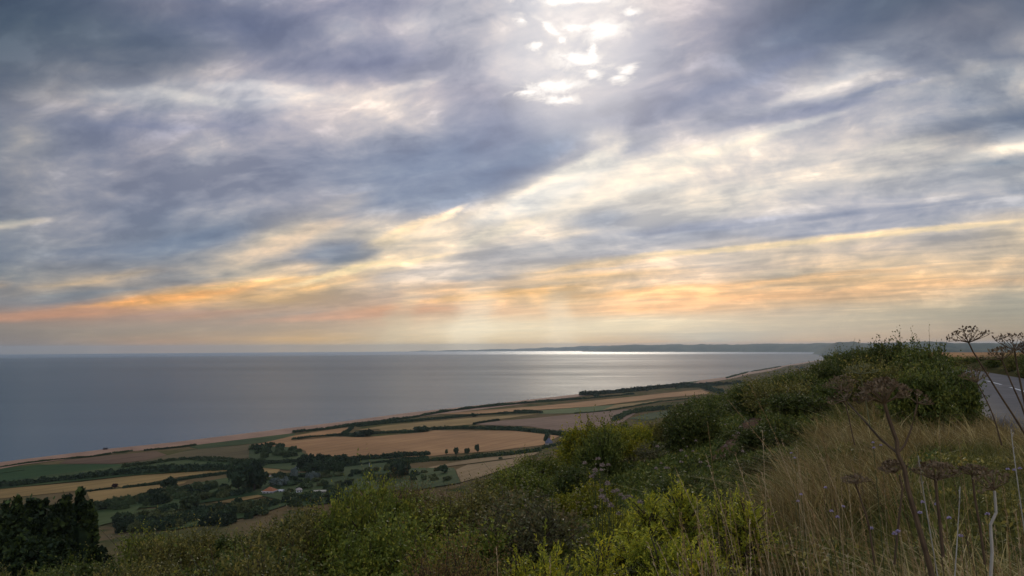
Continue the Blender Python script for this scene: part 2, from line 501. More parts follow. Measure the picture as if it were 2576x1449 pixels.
def leaf_material(name, dark, light, extra=None, transl=0.25, rough=0.55, vary=0.5, clump=1.3):
    """leaves: colour varies per bush, per patch and per leaf; a little light passes through"""
    m = bpy.data.materials.new(name); m.use_nodes = True
    nt = m.node_tree; T = NT(nt); b = nt.nodes["Principled BSDF"]
    g = T.n.new('ShaderNodeNewGeometry'); oi = T.n.new('ShaderNodeObjectInfo')
    rnd = g.outputs['Random Per Island']
    n = T.noise(g.outputs['Position'], clump, 3, 0.6)
    f = T.math('ADD', T.math('MULTIPLY', rnd, 0.45), T.math('MULTIPLY', T.smooth(n, 0.3, 0.7), 0.55))
    c = T.mix(f, dark, light)
    if extra: c = T.mix(T.smooth(T.math('ADD', T.math('MULTIPLY', rnd, 0.5), T.math('MULTIPLY', n, 0.9)), 0.72, 0.95), c, extra)
    br = T.math('MULTIPLY_ADD', oi.outputs['Random'], vary, 1 - vary * 0.5)
    c = T.vmath('SCALE', c, br)
    T.put(b.inputs['Base Color'], c)
    b.inputs['Roughness'].default_value = rough; b.inputs['Specular IOR Level'].default_value = 0.2
    tr = T.n.new('ShaderNodeBsdfTranslucent'); T.put(tr.inputs[0], c)
    mx = T.n.new('ShaderNodeMixShader'); mx.inputs[0].default_value = transl
    T.l.new(b.outputs[0], mx.inputs[1]); T.l.new(tr.outputs[0], mx.inputs[2])
    T.l.new(mx.outputs[0], nt.nodes['Material Output'].inputs[0])
    return m

def c3(r, g, b): return (r, g, b, 1.0)

# ------------------------------------------------------------------ object helpers
def mesh_obj(name, verts, faces, m=None, parent=None, smooth=False, link=True):
    me = bpy.data.meshes.new(name)
    verts = np.asarray(verts, dtype=np.float32)
    if isinstance(faces, np.ndarray):
        k = faces.shape[1]; nf = len(faces)
        me.vertices.add(len(verts)); me.vertices.foreach_set("co", verts.ravel())
        me.loops.add(nf * k); me.loops.foreach_set("vertex_index", faces.astype(np.int32).ravel())
        me.polygons.add(nf)
        me.polygons.foreach_set("loop_start", np.arange(0, nf * k, k, dtype=np.int32))
        me.polygons.foreach_set("loop_total", np.full(nf, k, dtype=np.int32))
        me.update(calc_edges=True)
    else:
        me.from_pydata(verts.tolist(), [], faces); me.update()
    if smooth: me.polygons.foreach_set("use_smooth", np.ones(len(me.polygons), dtype=bool))
    if m is not None: me.materials.append(m)
    o = bpy.data.objects.new(name, me)
    if link: COL.objects.link(o)
    if parent is not None: o.parent = parent
    return o

def tag(o, label=None, cat=None, group=None, kind=None):
    if label: o["label"] = label
    if cat: o["category"] = cat
    if group: o["group"] = group
    if kind: o["kind"] = kind
    return o

def empty(name, loc):
    o = bpy.data.objects.new(name, None); COL.objects.link(o); o.location = loc
    o.empty_display_size = 0.1
    return o

def copy_tree(o, parent=None):
    c = o.copy(); COL.objects.link(c)
    if parent is not None: c.parent = parent
    for ch in o.children: copy_tree(ch, c)
    return c

# ------------------------------------------------------------------ the lie of the land
RE2 = 2 * 7.2e6
def z1_ray_ground(px, py, z):
    d = ray(px, py); t = (z - CAMZ) / d.z
    for _ in range(8):
        r2 = (d.x * t) ** 2 + (d.y * t) ** 2
        t = (z - r2 / RE2 - CAMZ) / d.z
    return (d.x * t, d.y * t)

SHORE_PX = [(-420, 1236), (-200, 1200), (0, 1163.5), (265, 1130.5), (430, 1114), (633, 1089), (859, 1061.5), (1026, 1039),
            (1257, 1014), (1485, 988.5), (1698, 965), (1826, 949), (1900, 934), (1963, 921.5), (2021, 912), (2067, 905.5)]
SH = [z1_ray_ground(a, b, 8.0) for a, b in SHORE_PX]
SH = [(SH[0][0] - 900, SH[0][1] - 800)] + SH + [(SH[-1][0] + 3500, SH[-1][1] + 3800)]
SH = np.array(SH)

def shore_dist(X, Y):
    """distance inland from the beach crest (negative out at sea)"""
    X = np.asarray(X, float); Y = np.asarray(Y, float)
    best = np.full(X.shape, 1e12); bcr = np.zeros(X.shape); sgn = np.ones(X.shape)
    for (ax, ay), (bx, by) in zip(SH[:-1], SH[1:]):
        dx, dy = bx - ax, by - ay; L2 = dx * dx + dy * dy
        t = np.clip(((X - ax) * dx + (Y - ay) * dy) / L2, 0, 1)
        qx, qy = ax + t * dx, ay + t * dy
        d2 = (X - qx) ** 2 + (Y - qy) ** 2
        cr = dx * (Y - ay) - dy * (X - ax)
        ca = np.abs(cr) / math.sqrt(L2)
        m = (d2 < best * (1 - 1e-7)) | ((d2 <= best * (1 + 1e-7)) & (ca > bcr))
        best = np.where(m, d2, best); bcr = np.where(m, ca, bcr); sgn = np.where(m, np.where(cr > 0, -1.0, 1.0), sgn)
    return np.sqrt(best) * sgn

S0 = float(shore_dist(np.array([0.0]), np.array([0.0]))[0])
PS = np.array([-3000, -60, -42, -18, 0, 20, 60, 110, 400, 650, 800, S0 - 430, S0 - 330, S0 - 12, S0 + 25, S0 + 400, S0 + 6000])
PZ = np.array([-6, -6, -1.5, 5, 8.0, 7.5, 5.0, 5.5, 16, 28, 36, 40 + 3, 68, 163.5, 167.2, 169, 172])
o_ = np.argsort(PS); PS, PZ = PS[o_], PZ[o_]

# brow of the near hillside: picture column, distance of the brow, picture row of the plants on it, their height
BROW = np.array([(-3200, 20, 1600, 1.2), (-1500, 22, 1520, 1.2), (0, 24, 1432, 1.2), (420, 24, 1352, 1.2), (840, 28, 1288, 1.2), (1000, 28, 1240, 1.2),
                 (1300, 33, 1170, 1.2), (1450, 38, 1130, 1.4), (1600, 45, 1080, 1.6), (1700, 55, 1055, 1.6), (1800, 68, 1000, 1.8),
                 (1900, 76, 970, 1.8), (2000, 84, 942, 1.8), (2100, 84, 925, 1.8), (2200, 84, 918, 1.8), (2330, 84, 922, 0.3),
                 (2430, 90, 922, 0.0), (2576, 110, 916, 0.0), (3200, 130, 905, 0.0), (5200, 130, 900, 0.0)])
def vnoise(X, Y, s, seed=0):
    """smooth value noise"""
    X = X / s + seed * 17.3; Y = Y / s - seed * 9.1
    xi = np.floor(X).astype(np.int64); yi = np.floor(Y).astype(np.int64)
    fx = X - xi; fy = Y - yi; fx = fx * fx * (3 - 2 * fx); fy = fy * fy * (3 - 2 * fy)
    def h(a, b):
        n = (a * 374761393 + b * 668265263 + seed * 1442695041) & 0x7fffffff
        n = (n ^ (n >> 13)) * 1274126177 & 0x7fffffff
        return ((n ^ (n >> 16)) & 0xffff) / 65535.0
    return (h(xi, yi) * (1 - fx) + h(xi + 1, yi) * fx) * (1 - fy) + (h(xi, yi + 1) * (1 - fx) + h(xi + 1, yi + 1) * fx) * fy

def height(X, Y):
    X = np.asarray(X, float); Y = np.asarray(Y, float)
    r = np.hypot(X, Y)
    s = shore_dist(X, Y)
    base = np.interp(s, PS, PZ)
    base = base + (vnoise(X, Y, 260, 1) - 0.5) * 9 * np.clip((s - 120) / 300, 0, 1) * np.clip((r - 120) / 300, 0, 1) * np.clip((S0 - 300 - s) / 150, 0, 1)
    # headland hills along the far shore
    far = np.clip((r - 4500) / 4500, 0, 1)
    base = base + far * np.clip(s / 500, 0, 1) * (26 + 20 * vnoise(X, Y, 1400, 5))
    # near hillside seen along each bearing
    c = 1288 + FPX * X / np.maximum(np.abs(Y), 1e-3)
    c = np.where(Y < 0.35 * np.abs(X), np.where(X > 0, 5200, -3200), np.clip(c, -3200, 5200))
    db = np.interp(c, BROW[:, 0], BROW[:, 1]); yb = np.interp(c, BROW[:, 0], BROW[:, 2]); hv = np.interp(c, BROW[:, 0], BROW[:, 3])
    dd = np.maximum(Y, 0.35 * np.abs(X)); dd = np.where(Y < 0, r * 0.5, dd)
    zb = -(yb - 869.6) / FPX * db - hv
    t = np.clip(dd / db, 0, 1)
    road = np.clip((c - 2180) / 160, 0, 1)
    prof = -1.6 + (zb + 1.6) * (t * 0.75 + 0.25 * t * t)
    # beside the road: the bank drops quickly to the carriageway level
    rz = -2.55 + 0.0 * dd
    rp = np.interp(dd, [0, 4, 10, 12.5, 16, 80, 110, 140], [-1.6, -1.56, -1.6, -1.95, -2.64, -2.64, -2.75, -3.4])
    prof = prof * (1 - road) + rp * road
    after = np.where(dd > db, (dd - db) * (0.42 * (1 - road) + 0.02 * road), 0)
    near = CAMZ + prof - after
    near = near + (vnoise(X, Y, 5, 2) - 0.5) * 0.5 * np.clip(1 - road, 0, 1) * np.clip(r / 6, 0, 1)
    w = np.clip((r - 100) / 200, 0, 1) * (1 - road) + road * np.clip((r - 130) / 120, 0, 1)
    k = np.where(dd < db * 1.0, 0, 1) * (1 - road)
    z = np.where((dd > db) & (c < 2250), np.maximum(near, np.minimum(base, near + 60)), near)
    z = np.where((dd > db) & (c < 2250) & (r > 60), np.maximum(near, base - np.clip(6 - (dd - db) * .1, 0, 6)), z)
    ridge = np.maximum(CAMZ - 2.5 - np.maximum(r - 120, 0) * 0.0082 - np.maximum(r - 900, 0) * 0.05, 5.0)
    z = z * (1 - w) + (ridge * road + base * (1 - road)) * w
    return z - r * r / RE2

def ground_at(px, py, dmin=60.0, dmax=13000.0):
    d = ray(px, py); hl = math.hypot(d.x, d.y)
    t = dmin * (1.006 ** np.arange(0, int(math.log(dmax / dmin) / math.log(1.006))))
    X = d.x / hl * t; Y = d.y / hl * t; Zr = CAMZ + d.z / hl * t
    H = height(X, Y); k = np.nonzero(H >= Zr)[0]
    if len(k) == 0: return None
    i = k[0]
    if i == 0: return (X[0], Y[0], H[0])
    a = (Zr[i - 1] - H[i - 1]) / ((Zr[i - 1] - H[i - 1]) + (H[i] - Zr[i]) + 1e-9)
    return (X[i - 1] + (X[i] - X[i - 1]) * a, Y[i - 1] + (Y[i] - Y[i - 1]) * a, H[i - 1] + (H[i] - H[i - 1]) * a)
def hz(x, y): return float(height(np.array([x]), np.array([y]))[0])

# ------------------------------------------------------------------ ground
def ground_mat():
    def f(T, b):
        g = T.n.new('ShaderNodeNewGeometry'); p = g.outputs['Position']
        n1 = T.noise(p, 0.006, 6, 0.6); n2 = T.noise(p, 0.9, 6, 0.65)
        n3 = T.noise(p, 0.03, 5, 0.6)
        c = T.ramp(n1, [(0.35, c3(.12, .078, .034)), (0.5, c3(.15, .105, .052)), (0.65, c3(.075, .075, .025))])
        c = T.mix(T.smooth(n3, .48, .7), c, c3(.045, .055, .02))
        near = T.ramp(n2, [(0.3, c3(.022, .024, .010)), (0.55, c3(.045, .050, .018)), (0.75, c3(.085, .075, .03))])
        dist = T.vmath('LENGTH', T.vmath('MULTIPLY', p, (1, 1, 0)))
        c = T.mix(T.smooth(dist, 60, 130), near, c)
        T.put(b.inputs['Base Color'], c)
    return mat("ground_grass_and_soil", f, spec=0.0)

def polar_grid(az0, az1, na, d0, d1, nd, extra=None):
    az = np.linspace(az0, az1, na); d = d0 * (d1 / d0) ** np.linspace(0, 1, nd)
    A, Dm = np.meshgrid(az, d)
    return Dm * np.sin(A), Dm * np.cos(A)
def grid_faces(nr, nc):
    i = np.arange(nr - 1)[:, None] * nc + np.arange(nc - 1)[None, :]
    i = i.ravel(); return np.stack([i, i + 1, i + nc + 1, i + nc], 1)[:, ::-1]

dr = np.concatenate([np.geomspace(0.4, 100, 150)[:-1], np.geomspace(100, 4000, 330)[:-1], np.geomspace(4000, 16000, 50)])
A_, D_ = np.meshgrid(np.linspace(R(-180), R(180), 1081), dr)
X, Y = D_ * np.sin(A_), D_ * np.cos(A_)
Z = height(X, Y)
g = mesh_obj("ground", np.stack([X.ravel(), Y.ravel(), Z.ravel()], 1), grid_faces(*X.shape), ground_mat(), smooth=True)
tag(g, kind="structure")

# ------------------------------------------------------------------ sea
def sea_mat():
    def f(T, b):
        g = T.n.new('ShaderNodeNewGeometry'); p = g.outputs['Position']
        # long slicks and ruffled lanes lying across the bay
        q = T.vmath('MULTIPLY', p, (0.00012, 0.0009, 0))
        lanes = T.noise(q, 1.0, 5, 0.6, 0.4)
        q2 = T.vmath('MULTIPLY', p, (0.0016, 0.006, 0))
        fine = T.noise(q2, 1.0, 6, 0.65, 0.6)
        T.put(b.inputs['Base Color'], T.mix(lanes, c3(.008, .066, .108), c3(.016, .080, .122)))
        off = T.smooth(T.vmath('LENGTH', p), 14500, 20500)
        r = T.math('MULTIPLY_ADD', lanes, 0.12, 0.05)
        r = T.math('ADD', r, T.math('MULTIPLY', off, T.smooth(lanes, .35, .62, .10, .30)))
        r = T.math('MULTIPLY_ADD', fine, 0.10, r)
        T.put(b.inputs['Roughness'], r)
        b.inputs['IOR'].default_value = 1.333
        b.inputs['Specular IOR Level'].default_value = 0.5
        w1 = T.noise(T.vmath('MULTIPLY', p, (0.05, 0.12, 0)), 1.0, 6, 0.65)
        bp = T.n.new('ShaderNodeBump'); bp.inputs['Strength'].default_value = 0.35; bp.inputs['Distance'].default_value = 1.6
        T.put(bp.inputs['Height'], w1); T.l.new(bp.outputs[0], b.inputs['Normal'])
        gl = T.n.new('ShaderNodeBsdfGlossy'); T.put(gl.inputs['Roughness'], r); T.l.new(bp.outputs[0], gl.inputs['Normal'])
        b.inputs['Specular IOR Level'].default_value = 0.0
        mx = T.n.new('ShaderNodeMixShader')
        # wave slopes keep the mean reflectance of a wind-blown sea well below that of a flat mirror
        T.put(mx.inputs[0], T.math('MULTIPLY_ADD', off, 0.14, T.math('MULTIPLY_ADD', fine, 0.10, T.math('MULTIPLY_ADD', lanes, 0.18, 0.22))))
        T.l.new(b.outputs[0], mx.inputs[1]); T.l.new(gl.outputs[0], mx.inputs[2])
        T.l.new(mx.outputs[0], T.nt.nodes['Material Output'].inputs[0])
    return mat("sea_water", f, spec=0.5)
X, Y = polar_grid(R(-75), R(75), 160, 500, 47500, 170)
Z = -(X * X + Y * Y) / RE2
s = mesh_obj("sea", np.stack([X.ravel(), Y.ravel(), Z.ravel()], 1), grid_faces(*X.shape), sea_mat(), smooth=True)
tag(s, kind="structure")

# ------------------------------------------------------------------ draped sheets: beach, fields, tracks
def drape(name, pts, m, lift=0.5, step=None, kind="structure"):
    """a sheet laid on the ground inside a polygon of ground points"""
    P = np.array(pts)[:, :2]
    lo, hi = P.min(0), P.max(0)
    ext = max(hi - lo); step = step or max(6.0, ext / 70)
    bm = bmesh.new()
    vs = [bm.verts.new((p[0], p[1], 0)) for p in P]
    try: bm.faces.new(vs)
    except ValueError: bm.free(); return None
    for ax, n in ((0, Vector((1, 0, 0))), (1, Vector((0, 1, 0)))):
        v = lo[ax] + step
        while v < hi[ax]:
            co = Vector((v if ax == 0 else 0, v if ax == 1 else 0, 0))
            bmesh.ops.bisect_plane(bm, geom=bm.verts[:] + bm.edges[:] + bm.faces[:], plane_co=co, plane_no=n)
            v += step
    bmesh.ops.triangulate(bm, faces=bm.faces[:])
    arr = np.array([v.co[:] for v in bm.verts])
    zz = height(arr[:, 0], arr[:, 1]) + lift
    for v, q in zip(bm.verts, zz): v.co.z = q
    me = bpy.data.meshes.new(name); bm.normal_update()
    if sum(f.normal.z for f in bm.faces) < 0: bmesh.ops.reverse_faces(bm, faces=bm.faces[:])
    bm.to_mesh(me); bm.free(); me.materials.append(m)
    for p in me.polygons: p.use_smooth = True
    o = bpy.data.objects.new(name, me); COL.objects.link(o)
    if kind: tag(o, kind=kind)
    return o
def r1(*p): return [(x / 3, y / 3 + 858.7) for x, y in p]
def r2(*p): return [(x / 3 + 626, y / 3 + 858.7) for x, y in p]
def r3(*p): return [(x / 3 + 1162.8, y / 3 + 840.8) for x, y in p]
def r4(*p): return [(x / 3 + 1717.3, y / 3 + 805) for x, y in p]
def gpts(px, dmin=150):
    o = [ground_at(a, b, dmin) for a, b in px]
    return [q for q in o if q]
def densify(px, n=4):
    o = []
    for i in range(len(px)):
        a, b = px[i], px[(i + 1) % len(px)]
        for k in range(n): o.append((a[0] + (b[0] - a[0]) * k / n, a[1] + (b[1] - a[1]) * k / n))
    return o

def crop(name, c0, c1, line=None):
    def f(T, b):
        p = T.n.new('ShaderNodeNewGeometry').outputs['Position']
        n = T.noise(p, 0.012, 5, 0.6)
        # drilled rows and tramlines run with the coast
        ca, sa = math.cos(R(55)), math.sin(R(55))
        acr = T.vmath('DOT_PRODUCT', p, (-sa, ca, 0)); alg = T.vmath('DOT_PRODUCT', p, (ca, sa, 0))
        n2 = T.noise(T.comb(T.math('MULTIPLY', alg, .004), T.math('MULTIPLY', acr, .09)), 1.0, 5, .6)
        c = T.mix(T.smooth(T.math('ADD', T.math('MULTIPLY', n, .6), T.math('MULTIPLY', n2, .4)), .38, .62), c0, c1)
        # tramlines left by the tractor
        tr = T.math('PINGPONG', T.math('MULTIPLY_ADD', n, 1.5, T.math('MULTIPLY', acr, 1 / 14.0)), 1.0)
        c = T.vmath('SCALE', c, T.smooth(tr, 0.0, 0.22, 0.84, 1.0))
        big = T.noise(p, 0.004, 3, .5)
        c = T.vmath('SCALE', c, T.smooth(big, .3, .7, .86, 1.12))
        T.put(b.inputs['Base Color'], c)
    return mat(name, f, spec=0.05)
M_BEACH = mat("beach_shingle", noisy(c3(.24, .135, .082), c3(.32, .185, .112), 0.02))
M_STUB = crop("stubble_orange", c3(.28, .142, .058), c3(.37, .195, .08))
M_TAN = crop("stubble_tan", c3(.20, .128, .045), c3(.28, .175, .062))
M_PLOUGH = crop("ploughed_brown", c3(.11, .066, .04), c3(.15, .09, .052))
M_PLOUGH2 = crop("ploughed_mauve", c3(.155, .093, .06), c3(.20, .12, .078))
M_GREEN = crop("pasture_dark", c3(.022, .05, .017), c3(.034, .066, .02))
M_GREEN2 = crop("pasture_green", c3(.07, .095, .03), c3(.10, .115, .038))
M_SCRUB = crop("rough_pasture", c3(.030, .050, .017), c3(.060, .078, .025))
M_GOLD = crop("pale_stubble", c3(.20, .132, .06), c3(.27, .175, .085))
M_OLIVE = crop("olive_ley", c3(.085, .066, .03), c3(.12, .09, .04))

# shingle beach: a strip either side of the crest
bp, bq = [], []
dn = []
for (ax, ay), (bx, by) in zip(SH[:-1], SH[1:]):
    n = max(2, int(math.hypot(bx - ax, by - ay) / 60))
    for k in range(n): dn.append((ax + (bx - ax) * k / n, ay + (by - ay) * k / n))
dn = np.array(dn); tng = np.gradient(dn, axis=0); tng /= np.hypot(tng[:, 0], tng[:, 1])[:, None]
nrm = np.stack([tng[:, 1], -tng[:, 0]], 1)
ss = np.array([-60, -42, -30, -18, -8, 0, 8, 20, 38, 55])
wid = 1 + 0.25 * np.sin(np.arange(len(dn)) * 0.21)
PX = dn[:, None, 0] + nrm[:, None, 0] * ss[None, :] * wid[:, None]
PY = dn[:, None, 1] + nrm[:, None, 1] * ss[None, :] * wid[:, None]
PZ_ = height(PX, PY) + 0.55
b_ = mesh_obj("beach", np.stack([PX.ravel(), PY.ravel(), PZ_.ravel()], 1), grid_faces(*PX.shape)[:, ::-1], M_BEACH, smooth=True)
tag(b_, kind="structure")

FIELDS = [
 (M_GREEN, r1((-400, 1010), (0, 962), (300, 932), (700, 927), (1000, 932), (900, 962), (640, 990), (350, 1025), (0, 1075), (-400, 1120))),
 (M_PLOUGH, r1((450, 925), (500, 898), (800, 864), (1180, 830), (1260, 860), (1100, 897), (860, 926))),
 (M_OLIVE, r1((900, 925), (1100, 900), (1260, 862), (1400, 830), (1500, 815), (1900, 780), (2100, 748), (2000, 795), (1870, 815), (1880, 880), (1700, 895), (1200, 905))),
 (M_SCRUB, r1((1430, 800), (1500, 764), (2230, 692), (2200, 735), (1900, 775), (1500, 815))),
 (M_TAN, r1((-400, 1180), (0, 1118), (600, 1066), (1000, 1018), (1500, 985), (1850, 955), (2120, 960), (2090, 1000), (1700, 985), (1350, 1025), (930, 1110), (880, 1095), (660, 1130), (600, 1130), (0, 1190), (-400, 1250))),
 (M_TAN, r1((655, 1140), (930, 1112), (1200, 1087), (1410, 1058), (1390, 1075), (1330, 1090), (1200, 1110), (1040, 1160), (980, 1180), (830, 1190), (690, 1225))),
 (M_STUB, r2((60, 800), (330, 752), (640, 724), (860, 727), (1300, 692), (1400, 674), (2000, 677), (2200, 700), (2345, 716), (2290, 745), (2220, 785), (1800, 835), (1500, 855), (1360, 870), (1000, 880), (800, 890), (440, 890), (430, 830), (370, 810), (250, 805))),
 (M_STUB, r2((330, 716), (480, 690), (700, 658), (800, 652), (740, 690), (700, 705), (400, 738), (250, 765), (100, 790), (60, 780))),
 (M_PLOUGH2, [(1193, 1068), (1259, 1059), (1359, 1051), (1456, 1041), (1579, 1030), (1600, 1040), (1570, 1060), (1520, 1085), (1473, 1082), (1440, 1088), (1396, 1084), (1330, 1073), (1220, 1070)]),
 (M_GREEN2, r3((590, 603), (600, 577), (1000, 545), (1150, 535), (1050, 578), (850, 598))),
 (M_TAN, r3((1050, 578), (1150, 535), (1500, 500), (1870, 458), (1750, 475))),
 (M_STUB, r3((-200, 605), (0, 588), (650, 538), (1300, 470), (1800, 418), (1885, 450), (1500, 482), (1000, 545), (590, 572), (100, 603))),
 (M_TAN, r2((820, 672), (1000, 640), (1700, 578), (2200, 547), (1900, 590), (1700, 628), (1400, 652), (1340, 655), (1200, 687), (1010, 687), (980, 665), (850, 672))),
 (M_PLOUGH2, r3((1180, 625), (1250, 588), (1500, 560), (1830, 485), (1850, 500), (1700, 540), (1430, 570))),
 (M_GOLD, r2((1350, 955), (1700, 890), (2200, 838), (2150, 862), (1900, 895), (1650, 928), (1540, 942), (1400, 965))),
 (M_GOLD, r2((1560, 975), (1650, 935), (1900, 905), (2100, 870), (2150, 900), (1950, 960), (1750, 1030), (1600, 1070))),
 (M_GREEN2, r2((940, 928), (1080, 908), (1350, 888), (1365, 898), (1150, 912), (1050, 928))),
 (M_GREEN2, r2((750, 985), (1000, 955), (980, 975), (760, 995))),
 (M_TAN, r1((1600, 1225), (1980, 1150), (2110, 1140), (1950, 1185), (1750, 1222))),
 (M_SCRUB, r1((700, 1290), (1050, 1262), (1000, 1310), (860, 1370), (740, 1400), (700, 1340))),
 (M_GREEN, r3((900, 445), (1200, 405), (1600, 372), (1800, 352), (1700, 380), (1300, 425), (1000, 455))),
 (M_SCRUB, r3((1250, 640), (1400, 600), (1700, 560), (1700, 600), (1400, 650))),
 (M_SCRUB, r1((690, 1240), (1040, 1165), (1450, 1080), (1850, 1010), (2090, 1060), (2576, 1010), (2700, 1200), (2300, 1250), (1950, 1165), (1600, 1215), (1300, 1250), (1000, 1265), (720, 1290))),
 (M_SCRUB, r1((860, 1390), (1000, 1290), (1450, 1235), (1650, 1260), (1900, 1200), (2200, 1230), (1890, 1330), (1600, 1380), (1300, 1430), (900, 1440))),
 (M_SCRUB, r1((-400, 1130), (0, 1075), (350, 1015), (700, 975), (1060, 920), (1400, 892), (2000, 905), (2700, 880), (3100, 905), (3000, 990), (2600, 1010), (2050, 965), (1900, 952), (1000, 1018), (0, 1120), (-400, 1180))),
 (M_SCRUB, r2((300, 1000), (760, 995), (1050, 965), (1350, 962), (1545, 960), (1600, 1075), (1250, 1130), (300, 1125))),
 (M_SCRUB, r2((0, 790), (350, 805), (440, 870), (430, 900), (0, 930))),
]
for i, (m, px) in enumerate(FIELDS):
    pts = gpts(densify(px, 3))
    if len(pts) > 3: drape("field", pts, m, lift=0.45 + 0.025 * i)

# ------------------------------------------------------------------ far hills across the bay
def hills(name, pts, depth, m, base=None):
    """pts: (px column, px row of the crest, distance); a rounded range with real depth behind the crest"""
    cols, rows = [], []
    P = []
    for a, b in zip(pts[:-1], pts[1:]):
        n = max(2, int(abs(b[0] - a[0]) / 3.5))
        for k in range(n):
            t = k / n; P.append(tuple(a[j] + (b[j] - a[j]) * t for j in range(3)))
    P.append(pts[-1])
    rng = np.random.default_rng(3)
    prof = [(-0.32, -0.08), (-0.26, 0.22), (-0.2, 0.5), (-0.12, 0.78), (0, 1.0), (0.25, 0.9), (0.6, 0.55), (1.0, 0.0)]
    V = []
    for i, (px, py, d) in enumerate(P):
        jy = (vnoise(np.array([px]), np.array([3.0]), 19, 7)[0] - .5) * 3.0 + (vnoise(np.array([px]), np.array([9.0]), 6, 8)[0] - .5) * 1.2
        v = ray(px, py + jy); hl = math.hypot(v.x, v.y)
        zt = CAMZ + v.z / hl * d
        ux, uy = v.x / hl, v.y / hl
        for (o, f) in prof:
            dd = d + o * depth + (vnoise(np.array([px * 1.0]), np.array([o * 40]), 23, 4)[0] - .5) * depth * 0.12
            zb = -dd * dd / RE2
            V.append((ux * dd, uy * dd, zb + f * (zt - zb) + (vnoise(np.array([px]), np.array([o * 60]), 11, 6)[0] - .5) * 12 * (0 < f < 1)))
    o = mesh_obj(name, V, grid_faces(len(P), len(prof))[:, ::-1], m, smooth=True)
    return tag(o, kind="structure")
M_HILL = mat("far_hill_woods_and_fields", noisy(c3(.03, .045, .03), c3(.075, .085, .045), 0.0022, detail=6))
HY = 0
hills("hills", [(980, 884.5, 44500), (1100, 882, 44000), (1200, 880, 43000), (1300, 877, 42000), (1400, 874, 40000), (1480, 870, 36000), (1600, 871, 36000)], 3000, M_HILL)
hills("hills", [(1460, 886, 30000), (1495, 878, 28000), (1540, 869, 27000), (1600, 867, 26000), (1700, 867, 25000), (1850, 866, 24000),
                (1990, 864, 23000), (2100, 863, 22000), (2250, 863, 21000), (2400, 864, 20000), (2600, 862, 20000)], 4200, M_HILL)
hills("hills", [(2040, 893, 16500), (2060, 880, 16000), (2085, 868, 15500), (2105, 861, 15000), (2150, 859.5, 15000), (2165, 863, 14800), (2200, 864, 14500), (2250, 862, 14000), (2290, 860, 14000),
                (2340, 858, 14000), (2370, 860, 14000), (2400, 864, 14000), (2470, 862, 14000), (2530, 866, 14000), (2700, 868, 14000)], 2400, M_HILL)
hills("hills", [(2120, 900, 10500), (2134, 892, 10300), (2160, 882, 10000), (2200, 876, 10000), (2260, 874, 10000), (2420, 876, 10000), (2600, 880, 10000)], 1500, M_HILL)

# ------------------------------------------------------------------ road
M_ASPH = mat("asphalt", noisy(c3(.040, .038, .042), c3(.058, .055, .060), 3.0, c2=c3(.074, .070, .074), s2=0.4), rough=0.75, spec=0.3)
M_PAINT = mat("road_paint", noisy(c3(.38, .38, .37), c3(.56, .56, .54), 14.0), rough=0.6)
RZ = CAMZ - 2.5
def on_road(px, py): 
    d = ray(px, py); t = (RZ - CAMZ) / d.z; return Vector((d.x * t, d.y * t))
cl = [on_road(2392, 938.5), on_road(2424, 946), on_road(2503, 965.5), on_road(2576, 987)]
cl = cl[::-1]
a, b = cl[0], cl[1]; back = (a - b).normalized()
near_pts = [a + back * s_ + Vector((-0.0008 * s_ * s_, 0)) for s_ in (60, 40, 25, 12)]
fwd = (cl[-1] - cl[-2]).normalized(); lf = Vector((-fwd.y, fwd.x))
far_pts = [cl[-1] + fwd * s_ + lf * (0.002 * s_ * s_) for s_ in (10, 20)]
CLN = near_pts + cl + far_pts
def resample(pl, step):
    pl = [Vector(p) for p in pl]; out = []; 
    for i in range(len(pl) - 1):
        p0 = pl[max(i - 1, 0)]; p1, p2 = pl[i], pl[i + 1]; p3 = pl[min(i + 2, len(pl) - 1)]
        n = max(1, int((p2 - p1).length / step))
        for k in range(n):
            t = k / n
            out.append(0.5 * ((2 * p1) + (p2 - p0) * t + (2 * p0 - 5 * p1 + 4 * p2 - p3) * t * t + (3 * p1 - p0 - 3 * p2 + p3) * t ** 3))
    out.append(pl[-1]); return out
CLR = resample(CLN, 1.0)
def strip(name, pl, offs, z, m, zs=None):
    V = []
    for i, p in enumerate(pl):
        t = (pl[min(i + 1, len(pl) - 1)] - pl[max(i - 1, 0)]).normalized(); n = Vector((t.y, -t.x))
        for j, o in enumerate(offs):
            q = p + n * o; V.append((q.x, q.y, z + (zs[j] if zs else 0)))
    return mesh_obj(name, V, grid_faces(len(pl), len(offs))[:, ::-1], m)
rd = strip("road", CLR, [-3.45, -3.2, -1.6, 0, 1.6, 3.2, 3.45], RZ, M_ASPH, [-.25, 0, .03, .05, .03, 0, -.25])
tag(rd, kind="structure")
